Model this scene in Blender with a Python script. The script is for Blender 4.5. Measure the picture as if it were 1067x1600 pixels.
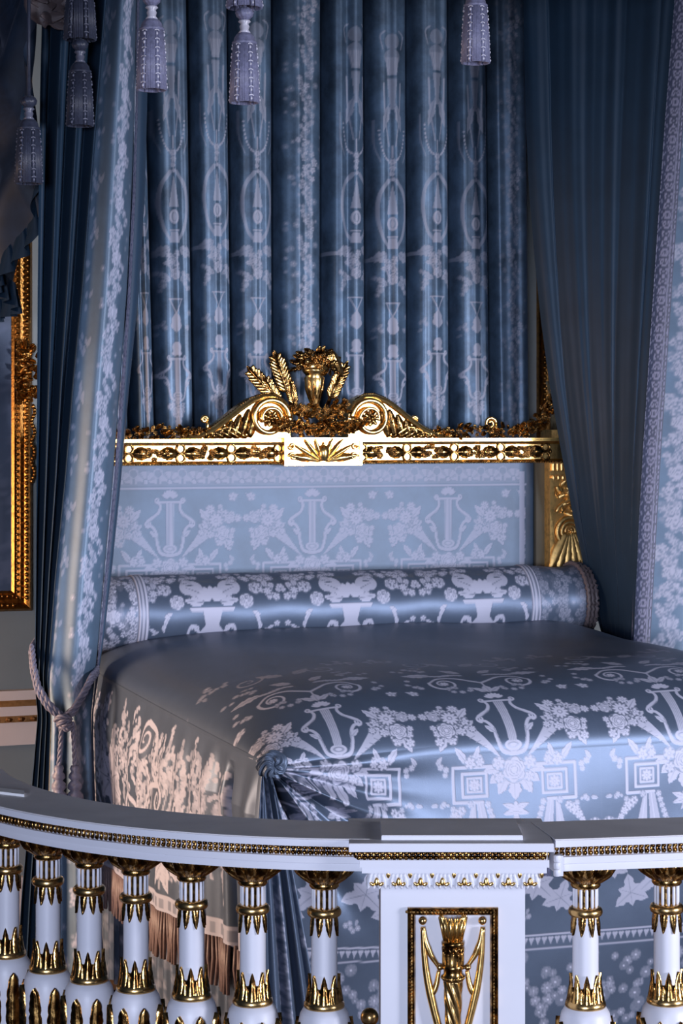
import bpy, math, random
import numpy as np
from mathutils import Vector

PI = math.pi
rnd = random.Random(7)
nr = np.random.RandomState(11)
for _o in list(bpy.data.objects):
    bpy.data.objects.remove(_o)
SC = bpy.context.scene
COL = SC.collection

# ------------------------------------------------------------------ camera
F_PX, HOR, CAM_H = 3300.0, 655.0, 1.9          # focal length in pixels of 1067x1600, horizon row, eye height
cam_d = bpy.data.cameras.new('camera')
cam = bpy.data.objects.new('camera', cam_d)
COL.objects.link(cam)
cam.location = (0, 0, CAM_H)
cam.rotation_euler = (PI / 2, 0, 0)
cam_d.sensor_fit = 'AUTO'
cam_d.sensor_width = 36.0
cam_d.lens = 36.0 * F_PX / 1600.0
cam_d.shift_y = -(800 - HOR) / 1600.0
cam_d.clip_end = 60
SC.camera = cam

# ------------------------------------------------------------------ world, lights, exposure
SC.view_settings.view_transform = 'Standard'
SC.view_settings.look = 'None'
SC.view_settings.gamma = 1.0
SC.view_settings.use_curve_mapping = False
SC.view_settings.exposure = 0.0
w = bpy.data.worlds.new('dim_room')
SC.world = w
w.use_nodes = True
bg = w.node_tree.nodes['Background']
bg.inputs[0].default_value = (0.13, 0.24, 0.55, 1)
bg.inputs[1].default_value = 0.06


def window_light(name, loc, target, sx, sy, power, color, spread=180):
    d = bpy.data.lights.new(name, 'AREA')
    d.shape = 'RECTANGLE'
    d.size, d.size_y = sx, sy
    d.energy = power
    d.color = color
    d.spread = math.radians(spread)
    o = bpy.data.objects.new(name, d)
    COL.objects.link(o)
    o.location = loc
    o.rotation_euler = (Vector(target) - Vector(loc)).to_track_quat('-Z', 'Y').to_euler()
    return o


# tall windows of the room: one in front to the right of the bed, one far behind the visitor, one to the left in warm light
window_light('window_light_front', (5.2, 1.4, 1.75), (0.2, 6.4, 0.95), 1.7, 1.5, 72, (0.86, 0.87, 1.0), 54)
window_light('window_light_back', (-0.9, -5.0, 1.75), (0.1, 6.0, 1.15), 1.8, 1.4, 27, (0.70, 0.77, 1.0), 36)
window_light('window_light_side', (-3.9, 5.95, 1.15), (-0.6, 6.5, 0.75), 1.2, 1.4, 42, (1.0, 0.67, 0.45), 70)

# ------------------------------------------------------------------ bed frame of reference
TH = math.radians(19.4)
CU, SU = math.cos(TH), math.sin(TH)
OX, OY = -0.117, 7.8                            # foot of the headboard centre


def Lw(P):
    """bed coordinates (x along the headboard, y away from the room, z) -> world"""
    P = np.asarray(P, float)
    out = np.empty_like(P)
    out[..., 0] = OX + P[..., 0] * CU - P[..., 1] * SU
    out[..., 1] = OY + P[..., 0] * SU + P[..., 1] * CU
    out[..., 2] = P[..., 2]
    return out


def loc_at(px, py, c):
    """bed coordinates of the point of the plane y = c that a picture position refers to"""
    dx, dz = (px - 533.5) / F_PX, -(py - HOR) / F_PX
    t = (c + (OX * -SU + OY * CU)) / (dx * -SU + CU)
    X, Y = t * dx, t
    return ((X - OX) * CU + (Y - OY) * SU, CAM_H + t * dz)


def ident(P):
    return np.asarray(P, float)


# ------------------------------------------------------------------ mesh helpers
class MB:
    def __init__(self):
        self.v, self.f, self.n, self.p = [], [], 0, []

    def add(self, V, F, pat=None):
        V = np.asarray(V, float).reshape(-1, 3)
        if isinstance(F, np.ndarray):
            self.f.append(F + self.n)
        else:
            by = {}
            for q in F:
                by.setdefault(len(q), []).append(q)
            for k in by:
                self.f.append(np.array(by[k], int) + self.n)
        self.v.append(V)
        self.p.append(np.zeros(len(V)) if pat is None else np.asarray(pat, float).reshape(-1))
        self.n += len(V)

    def grid(self, P, cu=False, cv=False, pat=None, capu=False, capv=False, flip=False):
        """P[rows, cols, 3]; cu closes the columns round, cv the rows; capv closes first and last row"""
        P = np.asarray(P, float)
        R, C = P.shape[:2]
        idx = np.arange(R * C).reshape(R, C)
        a = idx if not cv else np.vstack([idx, idx[:1]])
        a = a if not cu else np.hstack([a, a[:, :1]])
        q = np.stack([a[:-1, :-1], a[:-1, 1:], a[1:, 1:], a[1:, :-1]], -1).reshape(-1, 4)
        if flip:
            q = q[:, ::-1]
        n0 = self.n
        self.add(P.reshape(-1, 3), q, pat)
        if capv:
            c0, c1 = idx[0][::-1], idx[-1]
            self.f.append(np.array([c0]) + n0)
            self.f.append(np.array([c1]) + n0)

    def box(self, x0, x1, y0, y1, z0, z1):
        V = [(x, y, z) for x in (x0, x1) for y in (y0, y1) for z in (z0, z1)]
        self.add(V, [(0, 1, 3, 2), (4, 6, 7, 5), (0, 4, 5, 1), (2, 3, 7, 6), (0, 2, 6, 4), (1, 5, 7, 3)])

    def lathe(self, prof, c=(0, 0, 0), n=32, rmod=None, pat=None):
        pr = np.array(prof, float)
        ph = np.linspace(0, 2 * PI, n, endpoint=False)
        r = pr[:, 0][:, None] * np.ones(n)[None]
        if rmod is not None:
            r = r * rmod(ph[None, :], pr[:, 1][:, None])
        P = np.stack([c[0] + r * np.cos(ph), c[1] + r * np.sin(ph), c[2] + pr[:, 1][:, None] + 0 * r], -1)
        self.grid(P, cu=True, capv=True)

    def tube(self, path, rad, n=10, caps=True, scale2=1.0):
        P = np.array(path, float)
        m = len(P)
        rad = np.ones(m) * rad if np.isscalar(rad) else np.interp(np.linspace(0, 1, m), np.linspace(0, 1, len(rad)), rad)
        T = np.gradient(P, axis=0)
        T /= np.linalg.norm(T, axis=1)[:, None] + 1e-12
        up = np.array([0, 0, 1.0]) if abs(T[0, 2]) < 0.9 else np.array([1.0, 0, 0])
        N = np.cross(T[0], up)
        N /= np.linalg.norm(N)
        ph = np.linspace(0, 2 * PI, n, endpoint=False)
        G = []
        for i in range(m):
            N = N - T[i] * np.dot(N, T[i])
            N /= np.linalg.norm(N) + 1e-12
            B = np.cross(T[i], N)
            G.append(P[i] + rad[i] * (np.cos(ph)[:, None] * N + scale2 * np.sin(ph)[:, None] * B))
        self.grid(np.array(G), cu=True, capv=caps)

    def ell(self, c, r, n=10, m=7, rot=None):
        th = np.linspace(0.001, PI - 0.001, m)
        ph = np.linspace(0, 2 * PI, n, endpoint=False)
        P = np.stack([np.sin(th)[:, None] * np.cos(ph), np.sin(th)[:, None] * np.sin(ph), np.cos(th)[:, None] + 0 * ph], -1)
        P = P * (np.ones(3) * r)
        if rot is not None:
            P = P @ np.array(rot).T
        self.grid(P + np.array(c), cu=True, capv=True, flip=True)

    def sweep(self, prof, path_fn, ts):
        """prof: closed list of (offset, z); path_fn(t, offset array, z array) -> points"""
        pr = np.array(prof, float)
        P = np.array([path_fn(t, pr[:, 0], pr[:, 1]) for t in ts])
        self.grid(P, cu=True, capv=True)

    def leaf(self, base, d, nrm, L, W, curl=0.25, rel=0.25, lobes=5, n=12, m=7, thick=0.006):
        """a closed veined acanthus leaf growing from base along d, facing nrm"""
        d = np.array(d, float); d /= np.linalg.norm(d)
        nrm = np.array(nrm, float); nrm -= d * np.dot(nrm, d); nrm /= np.linalg.norm(nrm)
        sd = np.cross(d, nrm)
        t = np.linspace(0, 1, n)[:, None]
        a = np.linspace(-1, 1, m)[None, :]
        wd = W * 0.5 * (np.sin(PI * np.clip(t * 0.86 + 0.12, 0, 1)) ** 0.8) * (1 + 0.22 * np.abs(np.sin(t * lobes * PI)) - 0.1)
        h = rel * W * ((1 - a ** 2) * 0.5 + 0.35 * np.exp(-(a / 0.18) ** 2)) * np.sin(PI * (0.15 + 0.8 * t)) + curl * L * t ** 2
        h = h + rel * W * 0.12 * np.cos((t * lobes - np.abs(a) * 0.9) * 2 * PI) * np.abs(a)
        P = np.array(base) + (d * L)[None, None] * t[..., None] + sd[None, None] * (wd * a)[..., None] + nrm[None, None] * (h + 0 * a)[..., None]
        hb = curl * L * t ** 2 - thick + 0 * a
        Q = np.array(base) + (d * L)[None, None] * t[..., None] + sd[None, None] * (wd * a * 0.9)[..., None] + nrm[None, None] * hb[..., None]
        R = np.concatenate([P, Q[:, ::-1]], 1)
        self.grid(R, cu=True, capv=True)

    def lathe_leaf(self, rf, phi, z0, z1, wid, rel=0.004, n=14, m=7, c=(0, 0, 0), lobes=4, blunt=False):
        """a leaf lying on a turned surface rf(z), from z0 (root) to z1 (tip)"""
        t = np.linspace(0, 1, n)[:, None]
        a = np.linspace(-1, 1, m)[None, :]
        z = z0 + (z1 - z0) * t
        prof = np.clip(1 - t ** (5 if blunt else 1.7), 0, 1) ** (0.5 if blunt else 0.72) * (0.9 + 0.1 * np.sin(PI * t))
        prof = prof * (1 + 0.16 * (np.abs(np.sin(t * lobes * PI)) - 0.5))
        w_ = 0.5 * wid * prof + 1e-5
        r0 = np.vectorize(rf)(z)
        rib = 0.45 * np.exp(-(a / 0.2) ** 2) + 0.45 * (1 - np.abs(a) ** 3) + 0.25 * np.cos((t * lobes * 1.6 - np.abs(a) * 1.1) * 2 * PI) * np.abs(a)
        r = r0 + rel * (0.15 + rib * np.sin(PI * (0.1 + 0.85 * t)) + 0.9 * t ** 4)
        r[:, 0] = r0[:, 0] - 0.001
        r[:, -1] = r0[:, 0] - 0.001
        an = phi + w_ * a / r0
        P = np.stack([c[0] + r * np.cos(an), c[1] + r * np.sin(an), c[2] + z + 0 * an], -1)
        self.grid(P, flip=(z1 < z0))

    def build(self, name, mat, parent=None, xf=None, origin=None, smooth=True, pat=False, sharp=None):
        V = np.concatenate(self.v)
        if xf is not None:
            V = xf(V)
        if parent is not None:
            off = np.array(parent['_o'])
        elif origin is not None:
            off = np.array(origin, float)
        else:
            off = np.array([(V[:, 0].min() + V[:, 0].max()) / 2, (V[:, 1].min() + V[:, 1].max()) / 2, V[:, 2].min()])
        V = V - off
        me = bpy.data.meshes.new(name)
        me.vertices.add(len(V))
        me.vertices.foreach_set('co', V.astype(np.float32).ravel())
        loops = np.concatenate([q.ravel() for q in self.f])
        tot = np.concatenate([np.full(len(q), q.shape[1]) for q in self.f])
        me.loops.add(len(loops))
        me.loops.foreach_set('vertex_index', loops.astype(np.int32))
        me.polygons.add(len(tot))
        me.polygons.foreach_set('loop_start', np.concatenate([[0], np.cumsum(tot)[:-1]]).astype(np.int32))
        me.polygons.foreach_set('loop_total', tot.astype(np.int32))
        if pat:
            at = me.attributes.new('weave', 'FLOAT', 'POINT')
            at.data.foreach_set('value', np.concatenate(self.p).astype(np.float32))
        me.update(calc_edges=True)
        me.validate()
        me.polygons.foreach_set('use_smooth', np.full(len(me.polygons), bool(smooth)))
        if smooth:
            if sharp:
                me.set_sharp_from_angle(angle=math.radians(sharp))
        me.materials.append(mat)
        o = bpy.data.objects.new(name, me)
        COL.objects.link(o)
        if parent is not None:
            o.parent = parent
        else:
            o.location = off
        o['_o'] = list(map(float, off))
        return o


def tag(o, label=None, cat=None, group=None, kind=None):
    if label: o['label'] = label
    if cat: o['category'] = cat
    if group: o['group'] = group
    if kind: o['kind'] = kind
    return o


def empty(name, loc, label, cat, group=None):
    o = bpy.data.objects.new(name, None)
    COL.objects.link(o)
    o.location = loc
    o.empty_display_size = 0.05
    o['_o'] = list(map(float, loc))
    return tag(o, label, cat, group)


def copy_tree(o, loc=None, parent=None):
    kids = [k for k in bpy.data.objects if k.parent == o]
    c = o.copy()
    COL.objects.link(c)
    c.parent = parent
    if loc is not None:
        c.location = loc
    for k in kids:
        copy_tree(k, None, c)
    return c


# ------------------------------------------------------------------ materials
def new_mat(name):
    m = bpy.data.materials.new(name)
    m.use_nodes = True
    nt = m.node_tree
    b = nt.nodes['Principled BSDF']
    return m, nt, b


def N(nt, typ, **kw):
    n = nt.nodes.new(typ)
    for k, v in kw.items():
        setattr(n, k, v)
    return n


def mat_gold(name, col=(1.0, 0.66, 0.24), dark=(0.42, 0.22, 0.07), rough=0.24, bump=0.35, scale=160, patina=0.5, lo=0.30, hi=0.55):
    m, nt, b = new_mat(name)
    tc = N(nt, 'ShaderNodeTexCoord')
    nz = N(nt, 'ShaderNodeTexNoise')
    nz.inputs['Scale'].default_value = scale
    nz.inputs['Detail'].default_value = 3
    n2 = N(nt, 'ShaderNodeTexNoise')
    n2.inputs['Scale'].default_value = 60
    n2.inputs['Detail'].default_value = 4
    cr = N(nt, 'ShaderNodeValToRGB')
    cr.color_ramp.elements[0].position = lo
    cr.color_ramp.elements[0].color = (*[d * patina + c * (1 - patina) for d, c in zip(dark, col)], 1)
    cr.color_ramp.elements[1].position = hi
    cr.color_ramp.elements[1].color = (*col, 1)
    bp = N(nt, 'ShaderNodeBump')
    bp.inputs['Strength'].default_value = bump
    bp.inputs['Distance'].default_value = 0.002
    nt.links.new(tc.outputs['Object'], nz.inputs['Vector'])
    nt.links.new(tc.outputs['Object'], n2.inputs['Vector'])
    nt.links.new(n2.outputs['Fac'], cr.inputs['Fac'])
    nt.links.new(cr.outputs['Color'], b.inputs['Base Color'])
    nt.links.new(nz.outputs['Fac'], bp.inputs['Height'])
    nt.links.new(bp.outputs['Normal'], b.inputs['Normal'])
    b.inputs['Metallic'].default_value = 1.0
    b.inputs['Roughness'].default_value = rough
    return m


def mat_paint(name, col, rough=0.45, mottle=0.06, scale=9):
    m, nt, b = new_mat(name)
    tc = N(nt, 'ShaderNodeTexCoord')
    nz = N(nt, 'ShaderNodeTexNoise')
    nz.inputs['Scale'].default_value = scale
    nz.inputs['Detail'].default_value = 5
    cr = N(nt, 'ShaderNodeValToRGB')
    cr.color_ramp.elements[0].position = 0.3
    cr.color_ramp.elements[0].color = (*[c * (1 - mottle) for c in col], 1)
    cr.color_ramp.elements[1].position = 0.7
    cr.color_ramp.elements[1].color = (*col, 1)
    nt.links.new(tc.outputs['Object'], nz.inputs['Vector'])
    nt.links.new(nz.outputs['Fac'], cr.inputs['Fac'])
    nt.links.new(cr.outputs['Color'], b.inputs['Base Color'])
    b.inputs['Roughness'].default_value = rough
    return m


def mat_silk(name, ground, motif, rg=0.42, rm=0.6, sheen=0.1, relief=0.35, spec=0.5, mottle=0.25, mscale=6, satin=0.0):
    """damask: satin ground and a matt woven figure read from the cloth's 'weave' attribute"""
    m, nt, b = new_mat(name)
    at = N(nt, 'ShaderNodeAttribute', attribute_name='weave')
    tc = N(nt, 'ShaderNodeTexCoord')
    nz = N(nt, 'ShaderNodeTexNoise')
    nz.inputs['Scale'].default_value = mscale
    nz.inputs['Detail'].default_value = 6
    nz.inputs['Roughness'].default_value = 0.65
    cr = N(nt, 'ShaderNodeValToRGB')
    cr.color_ramp.elements[0].position = 0.32
    cr.color_ramp.elements[0].color = (*[c * (1 - mottle) for c in ground], 1)
    cr.color_ramp.elements[1].position = 0.66
    cr.color_ramp.elements[1].color = (*ground, 1)
    mx = N(nt, 'ShaderNodeMix', data_type='RGBA')
    mx.inputs[7].default_value = (*motif, 1)
    mr = N(nt, 'ShaderNodeMapRange')
    mr.inputs['To Min'].default_value = rg
    mr.inputs['To Max'].default_value = rm
    wv = N(nt, 'ShaderNodeTexNoise')
    wv.inputs['Scale'].default_value = 420
    wv.inputs['Detail'].default_value = 2
    ad = N(nt, 'ShaderNodeMath', operation='MULTIPLY_ADD')
    ad.inputs[1].default_value = 0.35
    bp = N(nt, 'ShaderNodeBump')
    bp.inputs['Strength'].default_value = relief
    bp.inputs['Distance'].default_value = 0.0012
    L = nt.links.new
    L(tc.outputs['Object'], nz.inputs['Vector'])
    L(tc.outputs['Object'], wv.inputs['Vector'])
    L(nz.outputs['Fac'], cr.inputs['Fac'])
    L(cr.outputs['Color'], mx.inputs[6])
    L(at.outputs['Fac'], mx.inputs[0])
    L(mx.outputs[2], b.inputs['Base Color'])
    L(at.outputs['Fac'], mr.inputs['Value'])
    L(mr.outputs['Result'], b.inputs['Roughness'])
    L(wv.outputs['Fac'], ad.inputs[0])
    L(at.outputs['Fac'], ad.inputs[2])
    L(ad.outputs['Value'], bp.inputs['Height'])
    L(bp.outputs['Normal'], b.inputs['Normal'])
    if satin:
        ms = N(nt, 'ShaderNodeMapRange')
        ms.inputs['To Min'].default_value = satin
        ms.inputs['To Max'].default_value = satin * 0.15
        L(at.outputs['Fac'], ms.inputs['Value'])
        L(ms.outputs['Result'], b.inputs['Metallic'])
    b.inputs['Specular IOR Level'].default_value = spec
    b.inputs['Sheen Weight'].default_value = sheen
    b.inputs['Sheen Roughness'].default_value = 0.4
    b.inputs['Sheen Tint'].default_value = (0.7, 0.78, 1, 1)
    return m


GOLD = mat_gold('burnished_gilding', rough=0.26, bump=0.15)
GOLDM = mat_gold('matt_carved_gilding', col=(0.66, 0.39, 0.13), dark=(0.09, 0.04, 0.012), rough=0.22, bump=0.28, patina=0.95, lo=0.40, hi=0.62)
SATINGOLD = mat_gold('satin_gilding', rough=0.46, bump=0.25)
OLDGOLD = mat_gold('old_orange_gilding', col=(0.42, 0.20, 0.05), dark=(0.14, 0.06, 0.015), rough=0.28, bump=0.5, patina=0.7)
BRONZE = mat_gold('gilt_bronze', col=(0.72, 0.47, 0.19), dark=(0.26, 0.14, 0.05), rough=0.27, bump=0.1, patina=0.6)
WHITE = mat_paint('white_painted_wood', (0.68, 0.69, 0.765), 0.42, 0.04)
RAILTOP = mat_paint('rail_top_light_tone', (0.74, 0.72, 0.74), 0.5, 0.12, 14)  # white paint again; grazing light on upward faces put into its tone
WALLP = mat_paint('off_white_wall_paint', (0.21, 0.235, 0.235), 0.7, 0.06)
TRIMP = mat_paint('pale_pink_moulding_paint', (0.72, 0.60, 0.54), 0.6, 0.05)
TRIMB = mat_gold('dull_gilt_moulding', col=(0.45, 0.22, 0.08), dark=(0.2, 0.08, 0.02), rough=0.4)
FLOORM = mat_paint('oak_parquet', (0.20, 0.11, 0.06), 0.35, 0.4, 5)
OLIVE = mat_paint('dark_olive_headboard_wood', (0.10, 0.095, 0.07), 0.5, 0.2)
SILK = mat_silk('blue_lyre_damask', (0.095, 0.155, 0.235), (0.38, 0.40, 0.52), satin=0.22, rg=0.46)
SILKPANEL = mat_silk('blue_lyre_damask_panel', (0.078, 0.125, 0.195), (0.30, 0.32, 0.43), satin=0.2, rg=0.48)
SILKTOP = mat_silk('blue_lyre_damask_coverlet', (0.080, 0.108, 0.162), (0.43, 0.44, 0.55), rg=0.41, mottle=0.15, satin=0.36, spec=0.12, sheen=0.0)
SILKWALL = mat_silk('shaded_blue_wall_damask', (0.045, 0.075, 0.14), (0.09, 0.12, 0.20), rg=0.5, satin=0.1)  # wall silk darkened; the canopy's shade is put into its colour
SILKDR = mat_silk('blue_lampas_hanging', (0.115, 0.19, 0.29), (0.40, 0.41, 0.50), rg=0.44, mottle=0.6, mscale=9, satin=0.3)
LINING = mat_silk('plain_blue_lining', (0.012, 0.034, 0.066), (0.1, 0.16, 0.26), rg=0.55, mottle=0.2, sheen=0.05, spec=0.25)
PASSE = mat_silk('lilac_braid', (0.04, 0.05, 0.10), (0.27, 0.27, 0.39), rg=0.5, relief=0.8)
TASS = mat_silk('silver_lilac_passementerie', (0.26, 0.27, 0.42), (0.75, 0.73, 0.85), rg=0.4, relief=0.4, mottle=0.4, mscale=120)
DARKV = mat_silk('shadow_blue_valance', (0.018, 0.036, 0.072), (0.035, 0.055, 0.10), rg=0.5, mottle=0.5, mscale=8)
ROPE = mat_silk('lilac_grey_rope', (0.20, 0.19, 0.26), (0.4, 0.4, 0.5), rg=0.5, mottle=0.4, mscale=60)
DTASS = mat_silk('shaded_lilac_passementerie', (0.05, 0.06, 0.10), (0.3, 0.3, 0.4), rg=0.4, relief=0.4, mottle=0.4, mscale=120)  # same tassel silk as the lilac ones, shade put into a darker colour
DBEAD = mat_silk('shaded_silver_gimp', (0.16, 0.17, 0.24), (0.3, 0.3, 0.4), rg=0.35, relief=0.1)  # gimp of the dim tassels, darkened to stand in for shade
FRINGE = mat_silk('dusty_pink_bullion', (0.20, 0.14, 0.14), (0.4, 0.3, 0.3), rg=0.5, mottle=0.4, mscale=60)
SHELLB = mat_silk('shirred_brown_silk', (0.16, 0.125, 0.13), (0.4, 0.33, 0.3), rg=0.45, mottle=0.3)


# ------------------------------------------------------------------ woven figures, drawn as distance fields and carried by the cloth's vertices
class Cv:
    def __init__(self, x0, x1, y0, y1, res, wrapx=True, wrapy=False):
        self.x0, self.x1, self.y0, self.y1, self.res = x0, x1, y0, y1, res
        self.w, self.h = int(round((x1 - x0) * res)), int(round((y1 - y0) * res))
        self.a = np.zeros((self.h, self.w), np.float32)
        self.wx, self.wy, self.mir = wrapx, wrapy, False

    def _reps(self, bx0, by0, bx1, by1):
        W, H = self.x1 - self.x0, self.y1 - self.y0
        for i in ((-1, 0, 1) if self.wx else (0,)):
            for j in ((-1, 0, 1) if self.wy else (0,)):
                ox, oy = i * W, j * H
                c0 = max(0, int((bx0 + ox - self.x0) * self.res) - 1)
                c1 = min(self.w, int((bx1 + ox - self.x0) * self.res) + 2)
                r0 = max(0, int((by0 + oy - self.y0) * self.res) - 1)
                r1 = min(self.h, int((by1 + oy - self.y0) * self.res) + 2)
                if c1 > c0 and r1 > r0:
                    X = self.x0 + (np.arange(c0, c1) + 0.5) / self.res - ox
                    Y = self.y0 + (np.arange(r0, r1) + 0.5) / self.res - oy
                    yield slice(r0, r1), slice(c0, c1), X[None, :], Y[:, None]

    def _put(self, rs, cs, sd, val):
        al = np.clip(0.5 - sd * self.res, 0, 1)
        self.a[rs, cs] = self.a[rs, cs] * (1 - al) + val * al

    def ell(self, x, y, rx, ry=None, ang=0, val=0.8):
        ry = ry or rx
        for m in ((1, -1) if self.mir else (1,)):
            R = max(rx, ry)
            ca, sa = math.cos(ang), math.sin(ang)
            for rs, cs, X, Y in self._reps(m * x - R, y - R, m * x + R, y + R):
                dx, dy = (X - m * x) * m, Y - y
                p, q = dx * ca + dy * sa, -dx * sa + dy * ca
                self._put(rs, cs, (np.sqrt((p / rx) ** 2 + (q / ry) ** 2) - 1) * min(rx, ry), val)

    def stroke(self, pts, w0, w1=None, val=0.8):
        w1 = w0 if w1 is None else w1
        n = len(pts) - 1
        for m in ((1, -1) if self.mir else (1,)):
            for i in range(n):
                (ax, ay), (bx, by) = pts[i], pts[i + 1]
                ax, bx = ax * m, bx * m
                wa, wb = w0 + (w1 - w0) * i / n, w0 + (w1 - w0) * (i + 1) / n
                W = max(wa, wb) / 2
                L2 = (bx - ax) ** 2 + (by - ay) ** 2 + 1e-12
                for rs, cs, X, Y in self._reps(min(ax, bx) - W, min(ay, by) - W, max(ax, bx) + W, max(ay, by) + W):
                    t = np.clip(((X - ax) * (bx - ax) + (Y - ay) * (by - ay)) / L2, 0, 1)
                    d = np.hypot(X - ax - t * (bx - ax), Y - ay - t * (by - ay))
                    self._put(rs, cs, d - (wa + (wb - wa) * t) / 2, val)

    def poly(self, pts, val=0.8):
        for m in ((1, -1) if self.mir else (1,)):
            p = np.array([(x * m, y) for x, y in pts])
            for rs, cs, X, Y in self._reps(p[:, 0].min(), p[:, 1].min(), p[:, 0].max(), p[:, 1].max()):
                ins = np.zeros((Y.shape[0], X.shape[1]), bool)
                for i in range(len(p)):
                    (ax, ay), (bx, by) = p[i], p[i - 1]
                    if ay == by: continue
                    c = ((ay > Y) != (by > Y)) & (X < (bx - ax) * (Y - ay) / (by - ay) + ax)
                    ins ^= c
                self._put(rs, cs, np.where(ins, -1.0, 1.0), val)

    def flower(self, x, y, r, n=6, ang=0.3, val=0.85):
        self.ell(x, y, r * 1.08, val=0.18)
        for k in range(n):
            a = ang + 2 * PI * k / n
            self.ell(x + 0.58 * r * math.cos(a), y + 0.58 * r * math.sin(a), r * 0.42, r * min(0.3, 1.45 / n + 0.03), a, val)
        self.ell(x, y, r * 0.30, val=0.3)
        self.ell(x, y, r * 0.2, val=0.95)

    def rose(self, x, y, r, val=0.85):
        self.ell(x, y, r * 1.06, val=0.15)
        for k in range(6):
            a = 2 * PI * k / 6 + 0.4
            self.ell(x + 0.5 * r * math.cos(a), y + 0.5 * r * math.sin(a), r * 0.5, r * 0.42, a, val - 0.05 * (k % 2))
        for rr, a0 in ((0.72, 0.2), (0.5, 1.7), (0.3, 3.1)):
            for s in range(3):
                b = a0 + s * 2.1
                self.stroke([(x + rr * r * math.cos(b + t), y + rr * r * math.sin(b + t)) for t in np.linspace(0, 1.6, 7)], r * 0.07, val=0.25)
        self.ell(x, y, r * 0.16, val=0.95)

    def leaf(self, x, y, L, ang, w=0.4, val=0.75, lobes=0):
        ca, sa = math.cos(ang), math.sin(ang)
        up = []
        for t in np.linspace(0, 1, 13):
            h = w * L * 0.5 * math.sin(PI * t ** 0.8) * (1 + (0.35 * abs(math.sin(t * lobes * PI)) - 0.15 if lobes else 0))
            up.append((t * L, h))
        o = up + [(a, -b) for a, b in up[::-1]]
        self.poly([(x + a * ca - b * sa, y + a * sa + b * ca) for a, b in o], val)
        self.stroke([(x, y), (x + 0.85 * L * ca, y + 0.85 * L * sa)], L * 0.05, L * 0.02, 0.3)

    def spiral(self, x, y, r, turns, a0, w0, w1, d=1, val=0.75):
        t = np.linspace(0, 1, int(18 * turns) + 4)
        self.stroke([(x + r * (1 - 0.85 * q) * math.cos(a0 + d * 2 * PI * turns * q), y + r * (1 - 0.85 * q) * math.sin(a0 + d * 2 * PI * turns * q)) for q in t], w0, w1, val)

    def curve(self, pts, w0, w1=None, val=0.8, n=8):
        p = np.array(pts, float)
        q = np.vstack([2 * p[0] - p[1], p, 2 * p[-1] - p[-2]])
        out = []
        for i in range(1, len(q) - 2):
            for t in np.linspace(0, 1, n, endpoint=False):
                out.append(tuple(0.5 * ((2 * q[i]) + (-q[i - 1] + q[i + 1]) * t + (2 * q[i - 1] - 5 * q[i] + 4 * q[i + 1] - q[i + 2]) * t * t + (-q[i - 1] + 3 * q[i] - 3 * q[i + 1] + q[i + 2]) * t ** 3)))
        out.append(tuple(p[-1]))
        self.stroke(out, w0, w1, val)

    def bunch(self, x, y, rx, ry, n, r0, r1, rg, val=0.85):
        for k in range(n):
            for _ in range(12):
                a, q = rg.uniform(0, 2 * PI), math.sqrt(rg.random())
                px, py = x + rx * q * math.cos(a), y + ry * q * math.sin(a)
                break
            r = rg.uniform(r0, r1)
            if rg.random() < 0.25:
                self.leaf(px, py, r * 2.4, rg.uniform(0, 6.3), 0.5, val - 0.1, 2)
            else:
                self.flower(px, py, r, rg.choice((5, 6, 7)), rg.uniform(0, 1), val)

    def at(self, X, Y):
        gx = (np.asarray(X) - self.x0) * self.res - 0.5
        gy = (np.asarray(Y) - self.y0) * self.res - 0.5
        i, j = np.floor(gx).astype(int), np.floor(gy).astype(int)
        fx, fy = gx - i, gy - j
        wrap = lambda k, n, w_: np.mod(k, n) if w_ else np.clip(k, 0, n - 1)
        i0, i1 = wrap(i, self.w, self.wx), wrap(i + 1, self.w, self.wx)
        j0, j1 = wrap(j, self.h, self.wy), wrap(j + 1, self.h, self.wy)
        A = self.a
        v = (A[j0, i0] * (1 - fx) + A[j0, i1] * fx) * (1 - fy) + (A[j1, i0] * (1 - fx) + A[j1, i1] * fx) * fy
        if not self.wy:
            v = np.where((np.asarray(Y) < self.y0) | (np.asarray(Y) > self.y1), 0, v)
        return v


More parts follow.
